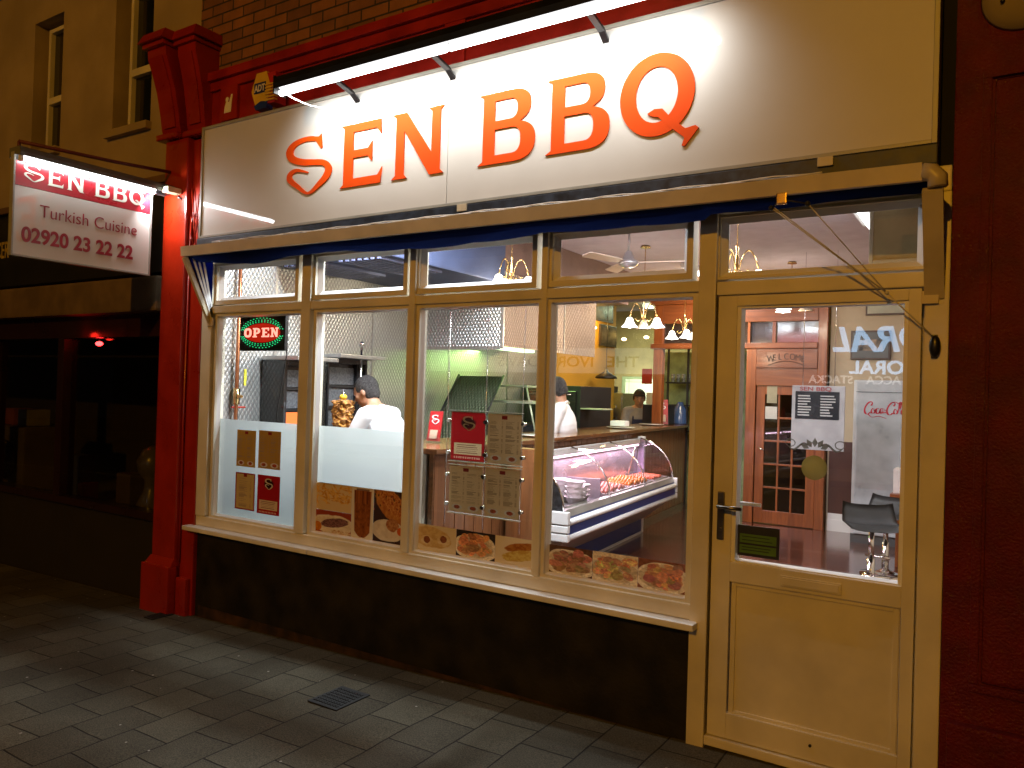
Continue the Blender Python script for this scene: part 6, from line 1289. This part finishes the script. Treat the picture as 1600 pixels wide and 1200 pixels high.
# meter board in the top light over the door
t_ = thing('meter_cupboard', 'cream plywood cupboard high inside above the door', 'cupboard', (-.38, .34, 2.17)); b = MB(); b.box(-.49, .22, 2.18, -.20, .45, 2.70, .004); b.build('cupboard_body', pbr('plywood cream', (.60, .52, .32), .6, var=.15), t_); b = MB(); b.box(-.50, .21, 2.17, -.485, .46, 2.70, .003); b.box(-.484, .205, 2.165, -.20, .219, 2.19, .003); b.build('cupboard_edge', pbr('white edge', (.7, .68, .6), .5), t_)
# ================================================================== PEOPLE
def remesh(bmx, name, mat, parent, vox=.009, smooth=3):
    me = bpy.data.meshes.new(name); bmesh.ops.recalc_face_normals(bmx, faces=bmx.faces); bmx.to_mesh(me); bmx.free()
    t = bpy.data.objects.new('tmp', me); sc.collection.objects.link(t); m = t.modifiers.new('r', 'REMESH'); m.mode = 'VOXEL'; m.voxel_size = vox; m.use_smooth_shade = True
    s = t.modifiers.new('s', 'SMOOTH'); s.iterations = smooth; s.factor = .5
    dg = bpy.context.evaluated_depsgraph_get(); me2 = bpy.data.meshes.new_from_object(t.evaluated_get(dg)); bpy.data.objects.remove(t); bpy.data.meshes.remove(me)
    me2.materials.clear(); me2.name = name
    for p in me2.polygons: p.use_smooth = True
    return link(name, me2, mat, parent)
def cap(b, p, q, r1, r2, sx=1):
    p, q = Vector(p), Vector(q); b.tube([p, p.lerp(q, .5), q], [r1, (r1+r2)/2, r2], 14); b.ball(p, r1*1.0, seg=14); b.ball(q, r2*1.0, seg=14)
def hand(b, wr, d, n_, s=1.0, curl=.5):
    """palm, four unequal bent fingers and a thumb; d = direction of the fingers, n_ = palm normal"""
    d = Vector(d).normalized(); n_ = Vector(n_).normalized(); sdd = d.cross(n_).normalized(); wr = Vector(wr)
    pc = wr+d*.045*s
    for k in range(-1, 2): cap(b, wr+sdd*k*.014*s+d*.01, pc+sdd*k*.022*s+d*.03*s, .017*s, .014*s)
    for k, L_ in zip((-1.5, -.5, .5, 1.5), (.062, .075, .08, .068)):
        a = pc+sdd*k*.017*s+d*.04*s; m_ = a+(d*math.cos(curl*.6)+n_*math.sin(curl*.6))*L_*.5*s; e_ = m_+(d*math.cos(curl*1.6)+n_*math.sin(curl*1.6))*L_*.5*s
        b.tube([a, m_, e_], [.0095*s, .0088*s, .007*s], 8); b.ball(m_, .0088*s, seg=8); b.ball(e_, .0072*s, seg=8)
    a = wr+sdd*.026*s+d*.03*s; m_ = a+(sdd*.7+d*.6+n_*.3).normalized()*.035*s; e_ = m_+(d*.85+n_*.45).normalized()*.032*s
    b.tube([a, m_, e_], [.012*s, .011*s, .008*s], 8); b.ball(m_, .011*s, seg=8); b.ball(e_, .0082*s, seg=8)
def person(lab, loc, J, face, hair='short', top=shirt, apron=None, trous=None, vox=.009, hairmat=hairm):
    """J: joints in world space. face: direction the face looks"""
    t_ = thing('person', lab, 'person', loc); f = Vector(face).normalized(); hc = Vector(J['head']); upv = (hc-Vector(J['neck'])).normalized(); sd = f.cross(upv).normalized(); upv = sd.cross(f).normalized()
    B = Matrix((sd, f, upv)).transposed().to_4x4()
    b = MB()
    # head: skull, jaw, brow, nose, lips, ears on one surface with neck, trunk and limbs
    b.ball(hc+upv*.02, .098, (.80, 1.0, 1.08), 20, B); b.ball(hc-upv*.045+f*.022, .070, (.86, .95, 1.0), 16, B); b.ball(hc-upv*.085+f*.052, .030, (1.1, .9, .8), 12, B)
    b.tube([hc+upv*.015+f*.088, hc-upv*.025+f*.112, hc-upv*.030+f*.095], [.009, .014, .010], 8); b.ball(hc-upv*.028+f*.102, .015, seg=10)
    for s in (-1, 1):
        b.ball(hc+sd*s*.080-upv*.012-f*.008, .026, (.35, .7, 1.1), 12, B); b.ball(hc+sd*s*.033+upv*.020+f*.078, .018, (1.2, .6, .5), 10, B); b.ball(hc+sd*s*.045-upv*.02+f*.06, .024, (1, .8, .9), 10, B)
    b.ball(hc-upv*.060+f*.088, .017, (1.3, .6, .45), 10, B)
    nk = Vector(J['neck']); cap(b, hc-upv*.05-f*.012, nk, .056, .062)
    ch, pv = Vector(J['chest']), Vector(J['pelvis']); ax = (Vector(J['sh_r'])-Vector(J['sh_l'])).normalized(); fwd = ax.cross((ch-pv).normalized()); TB = Matrix((ax, fwd, (ch-pv).normalized())).transposed().to_4x4()
    b.ball(ch, .15, (1.12, .78, 1.15), 18, TB); b.ball(ch.lerp(pv, .55), .135, (1.05, .78, 1.3), 16, TB); b.ball(pv, .15, (1.1, .82, .9), 16, TB)
    for s in 'lr':
        sh, el, wr, hp, kn_, an = (Vector(J[k+s]) for k in ('sh_', 'el_', 'wr_', 'hip_', 'kn_', 'an_'))
        cap(b, nk.lerp(sh, .2), sh, .06, .056); cap(b, sh, el, .050, .038); cap(b, el, wr, .038, .025); hand(b, wr, (wr-el), J.get('palm', (0, 0, -1)))
        cap(b, hp, kn_, .085, .055); cap(b, kn_, an, .054, .037); cap(b, an+Vector((0, 0, -.03)), an+Vector((0, 0, -.045))+Vector((f.x, f.y, 0)).normalized()*.15, .04, .032)
    remesh(b.b, 'body', skin, t_, vox)
    # clothing: slightly larger shells of the same trunk and limbs
    g = MB(); g.ball(ch, .165, (1.15, .82, 1.15), 18, TB); g.ball(ch.lerp(pv, .55), .155, (1.08, .85, 1.3), 16, TB); g.ball(pv+Vector((0, 0, .02)), .162, (1.1, .9, .8), 16, TB); cap(g, nk-(nk-ch)*.15, nk-(nk-ch)*.35, .070, .095)
    for s in 'lr':
        sh, el, wr = (Vector(J[k+s]) for k in ('sh_', 'el_', 'wr_')); cap(g, nk.lerp(sh, .35)-upv*.012, sh, .066, .068); cap(g, sh, sh.lerp(el, .85), .066, .060)
        if J.get('long'): cap(g, el, wr.lerp(el, .15), .052, .040)
        else: cap(g, sh.lerp(el, .6), sh.lerp(el, .95), .062, .064)
    for k in range(14):   # soft folds in the cloth
        a = random.random()*6.28; q = ch.lerp(pv, random.random()*.9); dd = ax*math.cos(a)+fwd*math.sin(a)*.75; g.tube([q+dd*.150+Vector((0, 0, .05)), q+dd*.166, q+dd*.152+ax*.05-Vector((0, 0, .06))], .014, 7)
    remesh(g.b, 'shirt', top, t_, vox, 4)
    g = MB(); nr = nk-(nk-ch)*.02; g.tube([nr+(sd*math.cos(a)+f*math.sin(a)*.9)*.072-f*math.sin(a)*0+upv*.012*math.cos(a*1) for a in [2*math.pi*i/24 for i in range(24)]], .013, 8, closed=True); g.build('collar', top, t_)
    g = MB(); g.ball(pv, .165, (1.1, .85, .85), 16, TB)
    for s in 'lr':
        hp, kn_, an = (Vector(J[k+s]) for k in ('hip_', 'kn_', 'an_')); cap(g, hp, kn_, .098, .068); cap(g, kn_, an, .066, .058)
    remesh(g.b, 'trousers', trous or pbr('dark trousers', (.02, .02, .025), .8), t_, .012)
    # hair: a shell over the skull that stops at the hairline
    g = MB(); g.ball(hc+upv*.035-f*.012, .100, (.86, 1.02, 1.0), 22, B); g.ball(hc-upv*.012-f*.040, .082, (.92, .82, 1.05), 18, B)
    if hair == 'fringe':
        for s in range(-3, 4): g.ball(hc+sd*s*.02+f*.075+upv*(.062-.004*abs(s)), .026, (1, .8, .9), 10, B)
        for s in (-1, 1): g.ball(hc+sd*s*.070+upv*.015, .035, (.55, 1, 1.3), 12, B)
    ho = remesh(g.b, 'hair', hairmat, t_, .007, 2)
    me = ho.data; bmx = bmesh.new(); bmx.from_mesh(me); hi = .058 if hair == 'short' else .046
    dele = [v for v in bmx.verts if ((v.co-hc).dot(f) > .050 and (v.co-hc).dot(upv) < hi) or ((v.co-hc).dot(f) > .012 and (v.co-hc).dot(upv) < -.02) or (v.co-hc).dot(upv) < -.075]
    bmesh.ops.delete(bmx, geom=dele, context='VERTS'); bmx.to_mesh(me); bmx.free()
    ey = MB()
    for s in (-1, 1): ey.ball(hc+sd*s*.033+upv*.006+f*.080, .0125, (1.1, .7, .75), 10, B)
    eo = ey.build('eyes', pbr('eye white', (.6, .58, .55), .15), t_); ey = MB()
    for s in (-1, 1): ey.ball(hc+sd*s*.033+upv*.006+f*.0868, .0055, (1, .6, 1), 8, B)
    ey.build('iris', pbr('iris dark', (.02, .01, .008), .1), eo); ey = MB()
    for s in (-1, 1): ey.tube([hc+sd*s*(.018+.03*t)+upv*(.028+.006*math.sin(3*t))+f*(.094-.012*t) for t in (0, .33, .66, 1)], [.003, .0045, .004, .002], 6)
    ey.build('eyebrows', hairm, t_); ey = MB(); ey.tube([hc+sd*x-upv*(.060-.002*math.cos(x*60))+f*(.100-abs(x)*.25) for x in (-.022, -.011, 0, .011, .022)], [.001, .004, .0045, .004, .001], 6); ey.build('lips', pbr('lips', (.38, .14, .11), .45), t_)
    if apron:
        g = MB(); g.prism([ch+fwd*.0+ax*-.09+Vector((0, 0, .06))+f*.14, ch+ax*.09+Vector((0, 0, .06))+f*.14, pv+ax*.16+f*.165, pv-ax*.16+f*.165], f*.006)
        for s in (-1, 1): g.tube([ch+ax*s*.085+Vector((0, 0, .05))+f*.145, nk+ax*s*.07-f*.0-Vector((0, 0, .005)), nk+ax*s*.06-f*.05], .012, 6)
        g.build('apron', apron, t_)
    return t_
def pose(x, y, fz, fa, hgt=1.72, lean=0.0, arms=None, headlean=0.0):
    """standing joints for a figure at x, y facing angle fa, trunk leaning forward"""
    f = Vector((math.cos(fa), math.sin(fa), 0)); sdv = Vector((f.y, -f.x, 0)); k = hgt/1.72; J = {}; base = Vector((x, y, fz)); u = (Vector((0, 0, 1))*math.cos(lean)+f*math.sin(lean))
    pv = base+Vector((0, 0, .93*k)); J['pelvis'] = pv; J['chest'] = pv+u*.35*k; J['neck'] = pv+u*.56*k; uh = (Vector((0, 0, 1))*math.cos(lean+headlean)+f*math.sin(lean+headlean)); J['head'] = J['neck']+uh*.155*k
    for s, n_ in ((-1, 'l'), (1, 'r')):
        J['sh_'+n_] = pv+u*.50*k+sdv*s*.19*k; J['hip_'+n_] = pv+sdv*s*.09-Vector((0, 0, .05)); J['kn_'+n_] = base+sdv*s*.10+Vector((0, 0, .50*k))+f*.02; J['an_'+n_] = base+sdv*s*.11+Vector((0, 0, .08))
        ad, fd, dz, wd, wf, wz = arms or (.06, .08, -.27, .02, .20, -.20)
        J['el_'+n_] = J['sh_'+n_]+sdv*s*ad*k+f*fd*k+Vector((0, 0, dz*k)); J['wr_'+n_] = J['el_'+n_]+sdv*s*-wd*k+f*wf*k+Vector((0, 0, wz*k))
    return J
# man bending to the doner, seen from behind his left shoulder
J = pose(-3.80, 1.16, FZ, R(188), 1.72, .62, (.03, .12, -.23, .06, .22, -.06), .0)
hd = onY(572, 621, 1.05); hd = Vector((-4.20, 1.06, 1.535)); sh = hd-J['head']
for k in J:
    if not k.startswith(('an_', 'kn_')): J[k] = J[k]+Vector((sh.x, sh.y, sh.z))
person('man with short greying hair in white shirt bending over the doner meat', (J['pelvis'].x, J['pelvis'].y, FZ), J, (-.90, -.22, -.40), 'short', shirt, hairmat=hairg)
J = pose(-3.55, 3.16, FZ, R(200), 1.58, .12, None, .15)
person('man in white shirt standing behind the counter partly hidden by the window post', (-3.55, 3.16, FZ), J, (-.80, .2, -.35), 'short', shirt, hairmat=hairg)
J = pose(-4.30, 6.65, FZ, R(-62), 1.50, .08, None, .12)
person('young dark haired man in grey shirt and navy apron standing far behind the counter', (-4.30, 6.65, FZ), J, (.42, -.85, -.22), 'fringe', pbr('grey shirt', (.28, .28, .29), .8), pbr('navy apron', (.03, .04, .09), .8))
